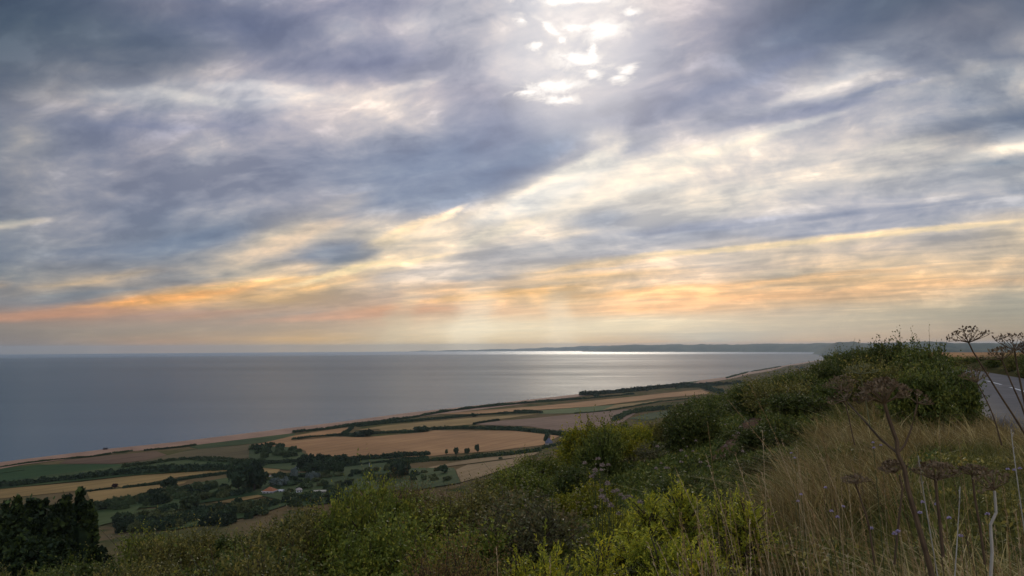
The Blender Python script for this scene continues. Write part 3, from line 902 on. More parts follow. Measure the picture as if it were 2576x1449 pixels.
# centre line dashes, one painted sheet
V, F = [], []
s_acc, i = 0.0, 0
L = [0]
for p, q in zip(CLR[:-1], CLR[1:]): L.append(L[-1] + (q - p).length)
L = np.array(L); cx = np.array([p.x for p in CLR]); cy = np.array([p.y for p in CLR])
def at_len(s_): return Vector((np.interp(s_, L, cx), np.interp(s_, L, cy)))
def len_of(px, py):
    q = on_road(px, py); return float(L[np.argmin((cx - q.x) ** 2 + (cy - q.y) ** 2)])
ds = [(len_of(2521, 969.5), len_of(2486, 960.5))]
s1, s0 = ds[0]; dl = abs(s0 - s1) or 5
per = dl * 1.55
st = min(s0, s1)
while st > 0: st -= per
while st < L[-1]:
    for k in range(4):
        pa, pb = at_len(st + dl * k / 4), at_len(st + dl * (k + 1) / 4)
        t = (pb - pa)
        if t.length < 1e-4: continue
        t.normalize(); n = Vector((t.y, -t.x)) * 0.075
        i0 = len(V)
        for q in (pa - n, pa + n, pb + n, pb - n): V.append((q.x, q.y, RZ + 0.056))
        F.append((i0, i0 + 1, i0 + 2, i0 + 3))
    st += per
tag(mesh_obj("road_marking", V, F, M_PAINT), kind="structure")

# ------------------------------------------------------------------ haze over the bay
def build_haze():
    m = bpy.data.materials.new("haze_air"); m.use_nodes = True
    nt = m.node_tree; nt.nodes.clear()
    o = nt.nodes.new('ShaderNodeOutputMaterial'); v = nt.nodes.new('ShaderNodeVolumePrincipled')
    v.inputs['Density'].default_value = 2.1e-5
    v.inputs['Color'].default_value = (0.74, 0.87, 0.97, 1)
    v.inputs['Anisotropy'].default_value = 0.35
    nt.links.new(v.outputs[0], o.inputs['Volume'])
    L, zb, zt = 48000.0, -420.0, 262.0
    V = [(x * L, y * L, z) for z in (zb, zt) for y in (-1, 1) for x in (-1, 1)]
    F = [(0, 2, 3, 1), (4, 5, 7, 6), (0, 1, 5, 4), (2, 6, 7, 3), (0, 4, 6, 2), (1, 3, 7, 5)]
    tag(mesh_obj("haze", V, F, m), kind="stuff")
build_haze()

# ------------------------------------------------------------------ foliage meshes
def unit(v): return v / np.maximum(np.linalg.norm(v, axis=1, keepdims=True), 1e-9)

def leaf_quads(P, D, ln, wd, rng, flat=0.0):
    """diamond leaves: base points P, directions D, lengths ln, widths wd"""
    n = len(P); D = unit(D)
    r = rng.normal(size=(n, 3)); r[:, 2] *= (1 - flat)
    S = unit(np.cross(D, r)); N = np.cross(S, D)
    ln = np.asarray(ln).reshape(-1, 1) * np.ones((n, 1)); wd = np.asarray(wd).reshape(-1, 1) * np.ones((n, 1))
    mid = P + D * ln * 0.45
    V = np.stack([P, mid + S * wd * 0.5, P + D * ln - N * ln * 0.12, mid - S * wd * 0.5], 1).reshape(-1, 3)
    F = np.arange(4 * n).reshape(-1, 4)
    return V, F

_ico = {}
def ico(sub):
    if sub not in _ico:
        bm = bmesh.new(); bmesh.ops.create_icosphere(bm, subdivisions=sub, radius=1)
        V = np.array([v.co[:] for v in bm.verts]); F = np.array([[v.index for v in f.verts] for f in bm.faces]); bm.free()
        _ico[sub] = (V, F)
    return _ico[sub]

def blob_clumps(lobes, n_per, size, rng, core=0.82, sub=2):
    """far-off foliage: leaf-clump facets over lumpy lobes; lobes = (x, y, z, rx, rz)"""
    Vs, Fs, off = [], [], 0
    iv, if_ = ico(sub)
    for (x, y, z, rx, rz) in lobes:
        ph = rng.uniform(0, 6, 3)
        k = 1 + 0.16 * np.sin(iv @ (rng.normal(size=3) * 3.2) + ph[0]) + 0.1 * np.sin(iv @ (rng.normal(size=3) * 6) + ph[1])
        cv = iv * k[:, None] * core * np.array([rx, rx, rz]) + np.array([x, y, z])
        f4 = np.concatenate([if_, if_[:, 2:3]], 1)
        Vs.append(cv); Fs.append(f4 + off); off += len(cv)
        d = unit(rng.normal(size=(n_per, 3))); d[:, 2] = np.where(d[:, 2] < -0.55, -d[:, 2], d[:, 2])
        kk = 1 + 0.16 * np.sin(d @ (rng.normal(size=3) * 3.2) + ph[0]) + 0.12 * rng.normal(size=n_per)
        P = d * (kk * rng.uniform(0.78, 1.02, n_per))[:, None] * np.array([rx, rx, rz]) + np.array([x, y, z])
        Dd = unit(d + rng.normal(size=(n_per, 3)) * 0.8 + np.array([0, 0, 0.3]))
        s_ = size * rng.uniform(0.6, 1.5, n_per)
        v, f = leaf_quads(P - Dd * s_[:, None] * 0.4, Dd, s_, s_ * 0.9, rng)
        Vs.append(v); Fs.append(f + off); off += len(v)
    return np.concatenate(Vs), np.concatenate(Fs)

def tri_fix(F):
    """faces with a repeated last index become triangles"""
    return [tuple(f[:3]) if f[2] == f[3] else tuple(f) for f in F.tolist()]

M_FAR = [leaf_material("far_foliage_dark", c3(.020, .034, .018), c3(.042, .064, .024), vary=.6, clump=.05, transl=.1, rough=.8),
         leaf_material("far_foliage_green", c3(.036, .056, .022), c3(.070, .092, .032), vary=.5, clump=.05, transl=.1, rough=.8),
         leaf_material("far_foliage_olive", c3(.050, .064, .022), c3(.095, .102, .034), vary=.4, clump=.05, transl=.1, rough=.8),
         leaf_material("far_foliage_silver", c3(.085, .105, .085), c3(.15, .18, .15), vary=.3, clump=.05, transl=.15, rough=.7),
         leaf_material("far_foliage_copper", c3(.035, .014, .012), c3(.055, .022, .018), vary=.2, clump=.05, transl=.1, rough=.8)]
M_BARK = mat("bark", noisy(c3(.03, .022, .015), c3(.06, .045, .032), 8.0, coord='Object'))

def far_crown(seed, nl=7, n_per=110, kind='round'):
    rng = np.random.default_rng(seed); lobes = []
    if kind == 'round':
        lobes.append((0, 0, .62, .62, .5))
        for i in range(nl):
            a = rng.uniform(0, 6.28); rr = rng.uniform(.25, .62)
            lobes.append((math.cos(a) * rr, math.sin(a) * rr, rng.uniform(.3, .95), rng.uniform(.24, .42), rng.uniform(.22, .38)))
    elif kind == 'wide':
        lobes.append((0, 0, .3, .85, .4))
        for i in range(nl + 3):
            a = rng.uniform(0, 6.28); rr = rng.uniform(.3, .95)
            lobes.append((math.cos(a) * rr, math.sin(a) * rr, rng.uniform(.15, .6), rng.uniform(.22, .42), rng.uniform(.18, .34)))
    elif kind == 'cone':
        for i in range(9):
            t = i / 8; rr = .5 * (1 - t) ** .8 + .05; a = rng.uniform(0, 6.28)
            lobes.append((math.cos(a) * .08, math.sin(a) * .08, .12 + 1.5 * t, rr * rng.uniform(.85, 1.1), .2))
    V, F = blob_clumps(lobes, n_per, .17 if kind != 'cone' else .14, rng)
    return V, F
PROTO = {}
def far_proto(kind, seed, mi):
    k = (kind, seed, mi)
    if k not in PROTO:
        V, F = far_crown(seed, kind=kind)
        me = bpy.data.meshes.new("foliage"); me.from_pydata(V.tolist(), [], tri_fix(F)); me.update(); me.materials.append(M_FAR[mi])
        PROTO[k] = me
    return PROTO[k]
TRUNK = None
def far_tree(x, y, w, h, kind, seed, mi, label, group=None, trunk=False, cat="tree", name="tree", sink=0.12):
    me = far_proto(kind, seed, mi)
    z = hz(x, y); sz = h / (1.15 if kind == 'round' else .85 if kind == 'wide' else 1.75)
    rot = (x * 7.13 + y * 3.7) % 6.28
    if trunk:
        root = empty(name, (x, y, z)); 
        c = bpy.data.objects.new("crown", me); COL.objects.link(c); c.parent = root
        c.scale = (w / 2, w / 2, sz); c.rotation_euler.z = rot; c.location = (0, 0, h * .06)
        V, F = tube([(0, 0, -1), (0.1, 0, h * .25), (0, .1, h * .6)], [h * .035, h * .028, h * .015], 7)
        mesh_obj("trunk", V, F, M_BARK, parent=root)
        o = root
    else:
        o = bpy.data.objects.new(name, me); COL.objects.link(o)
        o.location = (x, y, z - h * sink); o.scale = (w / 2, w / 2, sz); o.rotation_euler.z = rot
    return tag(o, label, cat, group)

def tube(pts, rad, sides=6, closed=True):
    pts = [np.array(p, float) for p in pts]; V, F = [], []
    n = len(pts)
    up = np.array([0.0, 0.0, 1.0])
    for i, p in enumerate(pts):
        t = pts[min(i + 1, n - 1)] - pts[max(i - 1, 0)]; t /= max(np.linalg.norm(t), 1e-9)
        a = np.cross(t, up if abs(t[2]) < .95 else np.array([1.0, 0, 0])); a /= max(np.linalg.norm(a), 1e-9); b = np.cross(t, a)
        for k in range(sides):
            th = 6.28318 * k / sides
            V.append(p + (a * math.cos(th) + b * math.sin(th)) * rad[i])
    for i in range(n - 1):
        for k in range(sides):
            k2 = (k + 1) % sides
            F.append((i * sides + k, i * sides + k2, (i + 1) * sides + k2, (i + 1) * sides + k))
    F.append(tuple(range(sides))[::-1]); F.append(tuple((n - 1) * sides + k for k in range(sides)))
    return V, F

class Bag:
    """collects shapes into one mesh"""
    def __init__(s): s.V = []; s.F = []
    def add(s, V, F):
        o = len(s.V); s.V += [tuple(map(float, v)) for v in V]; s.F += [tuple(i + o for i in f) for f in F]; return s
    def box(s, x0, x1, y0, y1, z0, z1):
        V = [(x, y, z) for z in (z0, z1) for y in (y0, y1) for x in (x0, x1)]
        return s.add(V, [(0, 2, 3, 1), (4, 5, 7, 6), (0, 1, 5, 4), (2, 6, 7, 3), (0, 4, 6, 2), (1, 3, 7, 5)])
    def make(s, name, m, parent=None): return mesh_obj(name, s.V, s.F, m, parent)

# ------------------------------------------------------------------ hedgerows
def hedge(px, thick, label, mi=0, group=None, vary=.5, name="hedgerow"):
    pts = gpts(densify(px, 6)[:-6] + [px[-1]], 200)
    if len(pts) < 2: return
    rng = np.random.default_rng(int(px[0][0] * 7 + px[0][1] * 13) % 99991)
    P = np.array(pts); seg = np.hypot(*np.diff(P[:, :2], axis=0).T); Ls = np.concatenate([[0], np.cumsum(seg)])
    dist = np.hypot(P[:, 0], P[:, 1]).mean(); h = thick / FPX * dist
    step = max(h * .55, Ls[-1] / 420)
    n = int(Ls[-1] / step) + 1
    lobes = []
    for i in range(n):
        t = (i + rng.uniform(-.3, .3)) * step
        x = np.interp(t, Ls, P[:, 0]); y = np.interp(t, Ls, P[:, 1])
        f = 1 + vary * (vnoise(np.array([t]), np.array([1.0]), h * 7, 3)[0] - .5) * 1.6 + rng.uniform(-.15, .2)
        hh = h * f
        x += rng.normal() * h * .2; y += rng.normal() * h * .2
        lobes.append((x, y, hz(x, y) + hh * .3, max(hh * .75, step * .7), hh * .62))
    V, F = blob_clumps(lobes, 70, h * .34, rng, sub=1)
    me = bpy.data.meshes.new(name); me.from_pydata(V.tolist(), [], tri_fix(F)); me.update(); me.materials.append(M_FAR[mi])
    o = bpy.data.objects.new(name, me); COL.objects.link(o)
    return tag(o, label, "hedge", group)

hedge(r1((-300, 960), (0, 952), (200, 922), (450, 893), (700, 872), (830, 852)), 3.2, "thin dark hedge on the top edge of the dark green field at far left", 1)
hedge(r1((850, 845), (920, 840), (1000, 828)), 3.5, "short tuft of hedge between the left beach and the brown ploughed field", 1)
hedge(r1((1100, 825), (1250, 812), (1400, 797), (1480, 785)), 4, "short dark hedge on the olive strip just behind the beach, left of the scrubby rise", 1)
hedge(r1((-400, 1165), (0, 1108), (350, 1068), (700, 1032), (940, 1006), (1200, 992), (1600, 976), (1900, 960)), 14, "tall dark tree belt running between the dark green field and the long pale stubble strip", 0, vary=.7)
hedge(r1((940, 955), (1100, 935), (1300, 905), (1420, 895), (1700, 912), (1900, 925), (2000, 930)), 9, "upper line of bushes behind the tall dark tree belt, below the tan field", 1, vary=.8)
hedge(r1((930, 1112), (1200, 1078), (1400, 1042), (1700, 1002), (1850, 980)), 6, "curving dark hedge dividing the two pale stubble strips at left", 0)
hedge(r1((650, 1135), (700, 1130), (780, 1118), (850, 1110)), 3.5, "low broken hedge at the end of the pale strip, leading to the copper tree", 0)
hedge(r2((0, 935), (240, 925), (500, 905), (800, 900), (1000, 888), (1200, 868), (1360, 860)), 10, "dark hedge of bushes along the lower edge of the large orange stubble field", 0, vary=.7)
hedge(r2((600, 965), (900, 930), (1050, 915), (1350, 885)), 7, "dark hedge just below the orange field, above the small yellow-green paddock", 0)
hedge(r2((1080, 945), (1200, 920), (1400, 900), (1600, 895), (1800, 875), (2000, 860), (2200, 828)), 9, "broad green hedge running from the small paddock up towards the slate-roofed barn", 1, vary=.6)
hedge(r2((330, 745), (480, 725), (650, 712), (800, 715), (1000, 695), (1200, 690), (1350, 680)), 5.5, "dark hedge bounding the upper left edge of the orange field", 0, vary=.8)
hedge(r2((780, 655), (740, 690), (700, 715)), 6, "short stub of hedge dropping from the beach lane to the orange field", 0)
hedge(r2((330, 690), (560, 668), (770, 640), (1000, 612), (1250, 575), (1500, 530), (1700, 505), (1950, 480), (2200, 458), (2576, 432), (2900, 400)), 5, "long dark hedge following the beach behind the shingle, middle of the view", 0, vary=.7)
hedge(r2((820, 645), (1000, 625), (1300, 600), (1600, 572), (1720, 560), (1900, 548), (2200, 540)), 5, "dark hedge between the first and second stubble strips behind the beach", 0, vary=.7)
hedge(r2((1700, 628), (1800, 608), (1890, 598)), 5, "short isolated dark hedge at the corner of the mauve ploughed field", 0)
hedge(r2((1390, 668), (1550, 660), (1750, 662), (2000, 672), (2200, 690), (2350, 708), (2450, 715)), 8, "dark curving hedge along the upper right edge of the orange field to the farmhouse", 0)
hedge(r3((400, 590), (500, 588), (590, 596)), 6, "small dark block of bushes at the left end of the bright green field", 0)
hedge(r3((850, 600), (980, 592), (1100, 580), (1300, 545), (1500, 510), (1750, 482)), 3, "thin dark hedge on the near side of the bright green field", 1)
hedge(r3((1150, 655), (1200, 625), (1270, 598), (1400, 580), (1600, 562)), 9, "dark hedge curving up beside the mauve ploughed field behind the yellow-green tree", 1)
hedge(r3((900, 462), (1100, 448), (1300, 432), (1500, 408), (1700, 392), (1900, 388), (2100, 372)), 8, "broad dark band of thicket behind the beach, right of centre", 0, vary=.5)
hedge(r3((1640, 405), (1800, 400), (1900, 432), (1960, 450)), 7, "dark thicket at the right-hand corner of the farthest stubble strip", 0)
hedge(r4((330, 440), (420, 415), (500, 395), (600, 378), (700, 360), (740, 352)), 2.2, "thin dark line of bushes on the low cliff top above the far beach", 1)
hedge(r2((2230, 810), (2350, 780), (2450, 770), (2550, 770)), 7, "green bushes around the foot of the slate-roofed farmhouse", 1)
hedge(r1((-400, 1040), (0, 1000), (100, 985), (180, 975)), 1.5, "faint dark ditch line crossing the dark green field at far left", 1)

# ------------------------------------------------------------------ single trees and scrub in the valley
def inpoly(x, y, poly):
    c = False; n = len(poly)
    for i in range(n):
        x1, y1 = poly[i]; x2, y2 = poly[(i + 1) % n]
        if (y1 > y) != (y2 > y) and x < (x2 - x1) * (y - y1) / (y2 - y1) + x1: c = not c
    return c
def wood(poly, n, hpx, where, group, kinds=('round', 'wide'), mats=(0, 1, 1, 2), seed=1, cat="bush", name="bush", wf=(1.2, 2.4)):
    """separate bushes or trees inside a polygon, each told apart by tone, shape and place in it"""
    rng = random.Random(seed); xs = [p[0] for p in poly]; ys = [p[1] for p in poly]; k = 0; t = 0; placed = []
    while k < n and t < n * 60:
        t += 1
        x, y = rng.uniform(min(xs), max(xs)), rng.uniform(min(ys), max(ys))
        if not inpoly(x, y, poly): continue
        if any(abs(x - a) < hpx * .5 and abs(y - b) < hpx * .2 for a, b in placed): continue
        q = ground_at(x, y, 90)
        if not q: continue
        placed.append((x, y)); sz = rng.uniform(.7, 1.35)
        h = hpx * sz / FPX * math.hypot(q[0], q[1])
        kd, mi = rng.choice(kinds), rng.choice(mats)
        fx = (x - min(xs)) / (max(xs) - min(xs)); fy = (y - min(ys)) / (max(ys) - min(ys))
        lb = "%s %s %s %s, %s, %s" % ("small" if sz < .9 else "large" if sz > 1.15 else "medium", {0: "dark", 1: "green", 2: "olive"}[mi] + (" rounded" if kd == 'round' else " spreading"), cat, where,
              ["far left", "left", "right", "far right"][min(3, int(fx * 4))], "upper row" if fy < .4 else "middle row" if fy < .7 else "lower row")
        far_tree(q[0], q[1], h * rng.uniform(*wf), h, kd, rng.randint(1, 4), mi, lb, group, cat=cat, name=name)
        k += 1
wood(r1((700, 1275), (1040, 1190), (1210, 1140), (1450, 1105), (1600, 1090), (1650, 1180), (1300, 1235), (1000, 1270), (720, 1290)), 58, 15,
     "below the pale stubble strips", "bushes in the scrub below the pale strips", seed=2)
wood(r1((1650, 1100), (1950, 1060), (2150, 1110), (2576, 1080), (2576, 1190), (2250, 1215), (2120, 1130), (1950, 1140), (1650, 1190)), 36, 13,
     "around the orange roof", "bushes around the orange-roofed house", seed=3, mats=(0, 1, 2, 2))
wood(r1((820, 1400), (1000, 1320), (1450, 1260), (1650, 1270), (1900, 1215), (2200, 1240), (2000, 1310), (1700, 1380), (1300, 1430), (900, 1450)), 52, 21,
     "above the near pale hillside", "scrub bushes above the near pale hillside", seed=4, mats=(0, 0, 1, 2))
wood(r1((2150, 1215), (2576, 1180), (2700, 1190), (2576, 1215), (2200, 1245)), 14, 17,
     "below the cream shed roof", "bushes edging the near pale hillside", seed=41, mats=(0, 0, 1))
wood(r2((0, 850), (20, 800), (130, 792), (300, 815), (430, 850), (440, 885), (250, 880), (130, 890)), 22, 12,
     "of the orange field's corner copse", "bushes of the copse at the orange field corner", seed=5, mats=(0, 1))
wood(r2((380, 985), (450, 930), (700, 920), (760, 960), (700, 1000), (500, 1015)), 13, 24,
     "in the grove behind the willows", "dark trees of the grove behind the willows", seed=6, mats=(0,), kinds=('round',), cat="tree", name="tree")
wood(r2((150, 1090), (0, 1050), (300, 1020), (600, 1010), (1050, 970), (1240, 990), (1500, 975), (1600, 1050), (1350, 1070), (900, 1080), (500, 1110)), 60, 13,
     "right of the silver willows", "mixed scrub right of the willows", seed=7, mats=(1, 1, 2, 0, 2))
wood(r2((0, 900), (400, 900), (900, 890), (1000, 930), (700, 955), (300, 945), (0, 960)), 30, 9,
     "below the orange field", "bushes below the orange field", seed=8, mats=(0, 0, 1))
wood(r3((900, 455), (1300, 418), (1850, 378), (2100, 360), (2150, 380), (1900, 410), (1600, 425), (1000, 470)), 18, 6,
     "behind the far beach", "thicket clumps behind the far beach", seed=9, mats=(0, 0, 1))
wood([(1900, 945), (2000, 925), (2090, 910), (2100, 925), (1960, 955)], 10, 4,
     "on the low far land", "tiny clumps on the low far land", seed=10, mats=(0, 1), cat="bush", name="bush")

def one(px, py, wpx, hpx, label, kind='round', mi=0, seed=1, trunk=True, cat="tree", name="tree", group=None, dmin=90):
    q = ground_at(px, py, dmin)
    d = math.hypot(q[0], q[1]) / FPX
    return far_tree(q[0], q[1], wpx * d, hpx * d, kind, seed, mi, label, group, trunk, cat, name)
one(600, 1240, 78, 62, "very large dark broad-crowned tree standing above the scrub, left of the orange-roofed house", seed=2)
one(640, 1236, 54, 66, "tall dark pointed tree joined to the right of the very large dark one", seed=1)
one(425, 1231, 42, 24, "solitary round dark tree at the right end of the lower pale stubble strip", seed=3)
one(669, 1206, 18, 18, "small dark upright tree just left of the white greenhouse roof", seed=1)
one(288, 1229, 17, 10, "small copper-red round tree on the low hedge between the pale stubble strips", mi=4, seed=2, name="copper_tree")
one(228, 1238, 9, 6, "tiny dark bush at the left end of the low broken hedge", seed=2, trunk=False, cat="bush", name="bush")
one(1124, 1144, 11, 13, "smallest of four trees on the lower edge of the orange field, leftmost", seed=1, mi=1)
one(1147, 1147, 19, 19, "dark tree second from left of the four on the lower edge of the orange field", seed=2)
one(1175, 1145, 19, 16, "third tree from left of the four on the lower edge of the orange field", seed=3)
one(1201, 1140, 17, 18, "rightmost of the four trees on the lower edge of the orange field", seed=4)
one(930, 1098, 28, 16, "round dark tree in the orange field's upper left hedge, nearer the gap", seed=3)
one(905, 1098, 40, 14, "wide dark tree clump in the orange field's upper left hedge", seed=1, kind='wide')
one(1062, 1086, 36, 13, "dark tree clump in the same hedge, right of the round one, before the gap", seed=2, kind='wide')
one(1192, 1048, 22, 8, "small dark tree clump in the hedge between the stubble strips behind the beach", seed=2, kind='wide')
one(980, 1168, 18, 12, "dark round bush beside the small yellow-green paddock", seed=3, trunk=False, cat="bush", name="bush")
one(1118, 1192, 32, 18, "dark round tree standing alone on the pale slope above the foreground scrub", seed=4)
one(1008, 1202, 62, 36, "broad dark evergreen tree right of the silver willows, above the foreground scrub", seed=2)
one(1258, 1156, 16, 7, "tiny dark bush on the golden stubble strip", seed=1, trunk=False, cat="bush", name="bush")
one(1378, 1117, 24, 26, "dark tree behind the small grey slate-roofed cottage", seed=1)
one(742, 1210, 30, 30, "pale silver willow, tallest of the two beside the dark grove", mi=3, seed=1, name="willow_tree")
one(790, 1207, 34, 18, "lower pale silver willow right of the tallest one", mi=3, seed=3, kind='wide', name="willow_tree")
one(705, 1222, 44, 22, "sprawling silver-grey willow bush left of the two pale willows, above the orange roof", mi=3, seed=2, kind='wide', trunk=False, cat="bush", name="willow_bush")
one(480, 1290, 60, 40, "round mid-green tree in the scrub below the pale strips", mi=1, seed=2)
one(400, 1268, 44, 30, "dark bush cluster beside the small brown clearing", seed=1, kind='wide', trunk=False, cat="bush", name="bush")

# the big dark conifers at the left edge, on the slope below the viewpoint
def conifer(px, top, w, seed, label, Y=150.0, mi=0):
    d = ray(px, top); t = Y / d.y; X = d.x * t; zt = CAMZ + d.z * t; zg = hz(X, Y); h = zt - zg
    rng = np.random.default_rng(seed + 50); wm = w / FPX * Y
    lob = []
    n = 13
    for i in range(n):
        t_ = i / (n - 1); rr = wm * .5 * (1.0 - t_ ** 5 * .8) + .3
        for j in range(3 if t_ < .93 else 1):
            a = rng.uniform(0, 6.28)
            o_ = rr * .45 * (1 if t_ < .93 else 0)
            lob.append((math.cos(a) * o_, math.sin(a) * o_, h * (.08 + .88 * t_) , rr * .68, h * .07))
    V, F = blob_clumps(lob, 130, .75, rng, sub=1)
    root = empty("conifer_tree", (X, Y, zg))
    me = bpy.data.meshes.new("crown"); me.from_pydata(V.tolist(), [], tri_fix(F)); me.update(); me.materials.append(M_CONI)
    c = bpy.data.objects.new("crown", me); COL.objects.link(c); c.parent = root
    V, F = tube([(0, 0, -1), (0, 0, h * .5), (0, 0, h * .93)], [.4, .25, .06], 8); mesh_obj("trunk", V, F, M_BARK, root)
    tag(root, label, "tree", "dark trees of the shelter belt at the left edge")
M_CONI = leaf_material("conifer_foliage", c3(.012, .022, .008), c3(.030, .046, .013), extra=c3(.06, .085, .018), vary=.4, clump=.25, transl=.1, rough=.7)
for i, (px, top, w, lb) in enumerate([
    (-60, 1262, 90, "dark conifer cut by the left edge of the photo, leftmost of the shelter belt"),
    (14, 1248, 84, "dark pointed conifer, leftmost complete one of the shelter belt"),
    (46, 1238, 76, "second dark conifer of the shelter belt, with a thin bent tip"),
    (78, 1243, 80, "third dark conifer of the shelter belt, slightly lower than its neighbours"),
    (112, 1238, 76, "fourth dark conifer of the shelter belt, sharp tipped"),
    (140, 1246, 80, "fifth dark conifer of the shelter belt, low between two taller ones"),
    (166, 1232, 76, "sixth dark conifer of the shelter belt, just left of the tallest round tree")]):
    conifer(px, top + (20, 26, 22, 30, 28, 36, 34)[i], w, i, lb, Y=150 - (i % 3) * 6)
def round_belt(px, top, w, seed, label, Y=145.0, hmax=None):
    d = ray(px, top); t = Y / d.y; X = d.x * t; zt = CAMZ + d.z * t; zg = hz(X, Y); h = zt - zg
    rng = np.random.default_rng(seed + 80); wm = w / FPX * Y
    lob = [(0, 0, h * .5, wm * .4, h * .38)]
    for i in range(16):
        a = rng.uniform(0, 6.28); e = rng.uniform(.1, .85); rr = wm * .5 * math.sqrt(max(.15, 1 - (2 * e - .8) ** 2)) * .72
        lob.append((math.cos(a) * rr, math.sin(a) * rr, h * e, wm * rng.uniform(.13, .2), h * rng.uniform(.1, .15)))
    V, F = blob_clumps(lob, 260, .8, rng, sub=1)
    root = empty("tree", (X, Y, zg))
    me = bpy.data.meshes.new("crown"); me.from_pydata(V.tolist(), [], tri_fix(F)); me.update(); me.materials.append(M_CONI)
    c = bpy.data.objects.new("crown", me); COL.objects.link(c); c.parent = root
    V, F = tube([(0, 0, -1), (0, 0, h * .4)], [.5, .3], 8); mesh_obj("trunk", V, F, M_BARK, root)
    tag(root, label, "tree", "dark trees of the shelter belt at the left edge")
round_belt(208, 1228, 72, 1, "tallest and broadest round-headed dark tree, right-hand end of the shelter belt")
round_belt(28, 1255, 84, 5, "rounded dark tree filling the left part of the shelter belt", Y=139)
round_belt(98, 1247, 88, 6, "rounded dark tree filling the middle of the shelter belt", Y=138)
round_belt(150, 1241, 80, 7, "rounded dark tree joined to the tallest one of the shelter belt", Y=139)
round_belt(60, 1330, 90, 2, "low rounded dark green bush in front of the shelter belt, farther left", Y=110)
round_belt(150, 1342, 80, 3, "low rounded dark green bush in front of the shelter belt, farther right", Y=108)
round_belt(250, 1358, 70, 4, "low dark bush beside the right end of the shelter belt", Y=112)

# ------------------------------------------------------------------ buildings in the valley
M_SLATE = mat("slate_roof", noisy(c3(.10, .10, .125), c3(.16, .155, .185), 0.8, coord='Object'))
M_TILE = mat("orange_clay_tiles", noisy(c3(.24, .088, .040), c3(.33, .125, .055), 0.9, coord='Object'))
M_WHITE = mat("white_paint", noisy(c3(.44, .42, .40), c3(.54, .52, .50), 1.0, coord='Object'))
M_STONE = mat("pale_stone", noisy(c3(.28, .23, .19), c3(.38, .32, .26), 1.0, coord='Object'))
M_BRICK = mat("red_brick", noisy(c3(.17, .085, .065), c3(.23, .115, .085), 1.0, coord='Object'))
M_GLASS = mat("window_glass", lambda T, b: T.put(b.inputs['Base Color'], c3(.02, .025, .03)), rough=.15, spec=.6)
M_CREAM = mat("cream_sheet_roof", noisy(c3(.36, .31, .23), c3(.44, .38, .29), 1.0, coord='Object'))

def building(px, py, L_, W, Hw, Hr, rot, label, cat, wall=M_STONE, roof=M_SLATE, hip=False, eaves=None, chim=0, name="house", dmin=150, wins=3):
    q = ground_at(px, py, dmin); root = empty(name, (q[0], q[1], q[2] + .2)); root.rotation_euler.z = R(rot)
    h = L_ / 2; w = W / 2
    g = Bag(); g.box(-h, h, -w, w, -1.5, Hw)
    if not hip: g.add([(-h, -w, Hw), (-h, w, Hw), (-h, 0, Hw + Hr * .96), (h, -w, Hw), (h, w, Hw), (h, 0, Hw + Hr * .96)], [(0, 2, 1), (3, 4, 5)])
    g.make("wall", wall, root)
    e = .5; t = Bag()
    rx = (h - w * (1 if hip else 0)) if hip else h + e
    a = [(-h - e, -w - e, Hw - .1), (h + e, -w - e, Hw - .1), (h + e, w + e, Hw - .1), (-h - e, w + e, Hw - .1), (-rx, 0, Hw + Hr), (rx, 0, Hw + Hr)]
    b_ = [(x, y, z + .25) for x, y, z in a]
    t.add(a + b_, [(0, 1, 5, 4), (2, 3, 4, 5), (6, 10, 11, 7), (8, 11, 10, 9), (0, 6, 7, 1), (2, 8, 9, 3)] +
          [(1, 2, 5), (3, 0, 4), (7, 11, 8), (9, 10, 6), (1, 7, 8, 2), (3, 9, 6, 0)])
    ro = t.make("roof", roof, root)
    if chim:
        for k in range(chim):
            c = Bag(); xx = (-rx * .8) if k == 0 else rx * .8
            c.box(xx - .5, xx + .5, -.5, .5, Hw + Hr - .6, Hw + Hr + 1.4); c.box(xx - .62, xx + .62, -.62, .62, Hw + Hr + 1.4, Hw + Hr + 1.65)
            c.make("chimney", M_BRICK, ro)
    if eaves:
        c = Bag()
        for sy in (-1, 1): c.box(-h - e - .02, h + e + .02, sy * (w + e + .2) - .12, sy * (w + e + .2) + .12, Hw - .42, Hw + .22)
        for sx in (-1, 1): c.box(sx * (h + e + .2) - .12, sx * (h + e + .2) + .12, -w - e - .3, w + e + .3, Hw - .43, Hw + .21)
        c.make("eaves_board", eaves, root)
    for k in range(wins):
        x = -h + L_ * (k + .5) / wins
        f = Bag().box(x - .65, x + .65, -w - .08, -w - .003, Hw * .35, Hw * .8).make("window", M_WHITE, root)
        Bag().box(x - .55, x + .55, -w - .1, -w - .083, Hw * .35 + .1, Hw * .8 - .1).make("pane", M_GLASS, f)
    tag(root, label, cat); return root
building(1446, 1114, 23, 10, 3.2, 7.0, -14, "long farmhouse with dark slate roof and brick gable, left of the yellow-green tree", "farmhouse", wall=M_BRICK, chim=2, name="farmhouse")
building(1381, 1119, 8, 8, 3.0, 7.5, 30, "small cottage with steep pointed grey slate roof beside a dark tree", "cottage", wall=M_STONE, hip=True, chim=1, name="cottage", wins=2)
building(679, 1241, 11.5, 10, 2.6, 3.6, -10, "bungalow with bright orange pyramid tiled roof and white eaves, in the valley scrub", "bungalow", wall=M_WHITE, roof=M_TILE, hip=True, eaves=M_WHITE, name="bungalow")
building(708, 1239, 4.5, 3.5, 2.0, .7, -10, "tiny white outbuilding just right of the orange-roofed bungalow", "outbuilding", wall=M_WHITE, roof=M_WHITE, name="outbuilding", wins=1)
building(752, 1240, 5.5, 5, 3.2, 1.8, 20, "small pinkish white cottage half hidden in bushes, right of the orange-roofed bungalow", "cottage", wall=M_WHITE, roof=M_STONE, hip=True, name="cottage", wins=2)
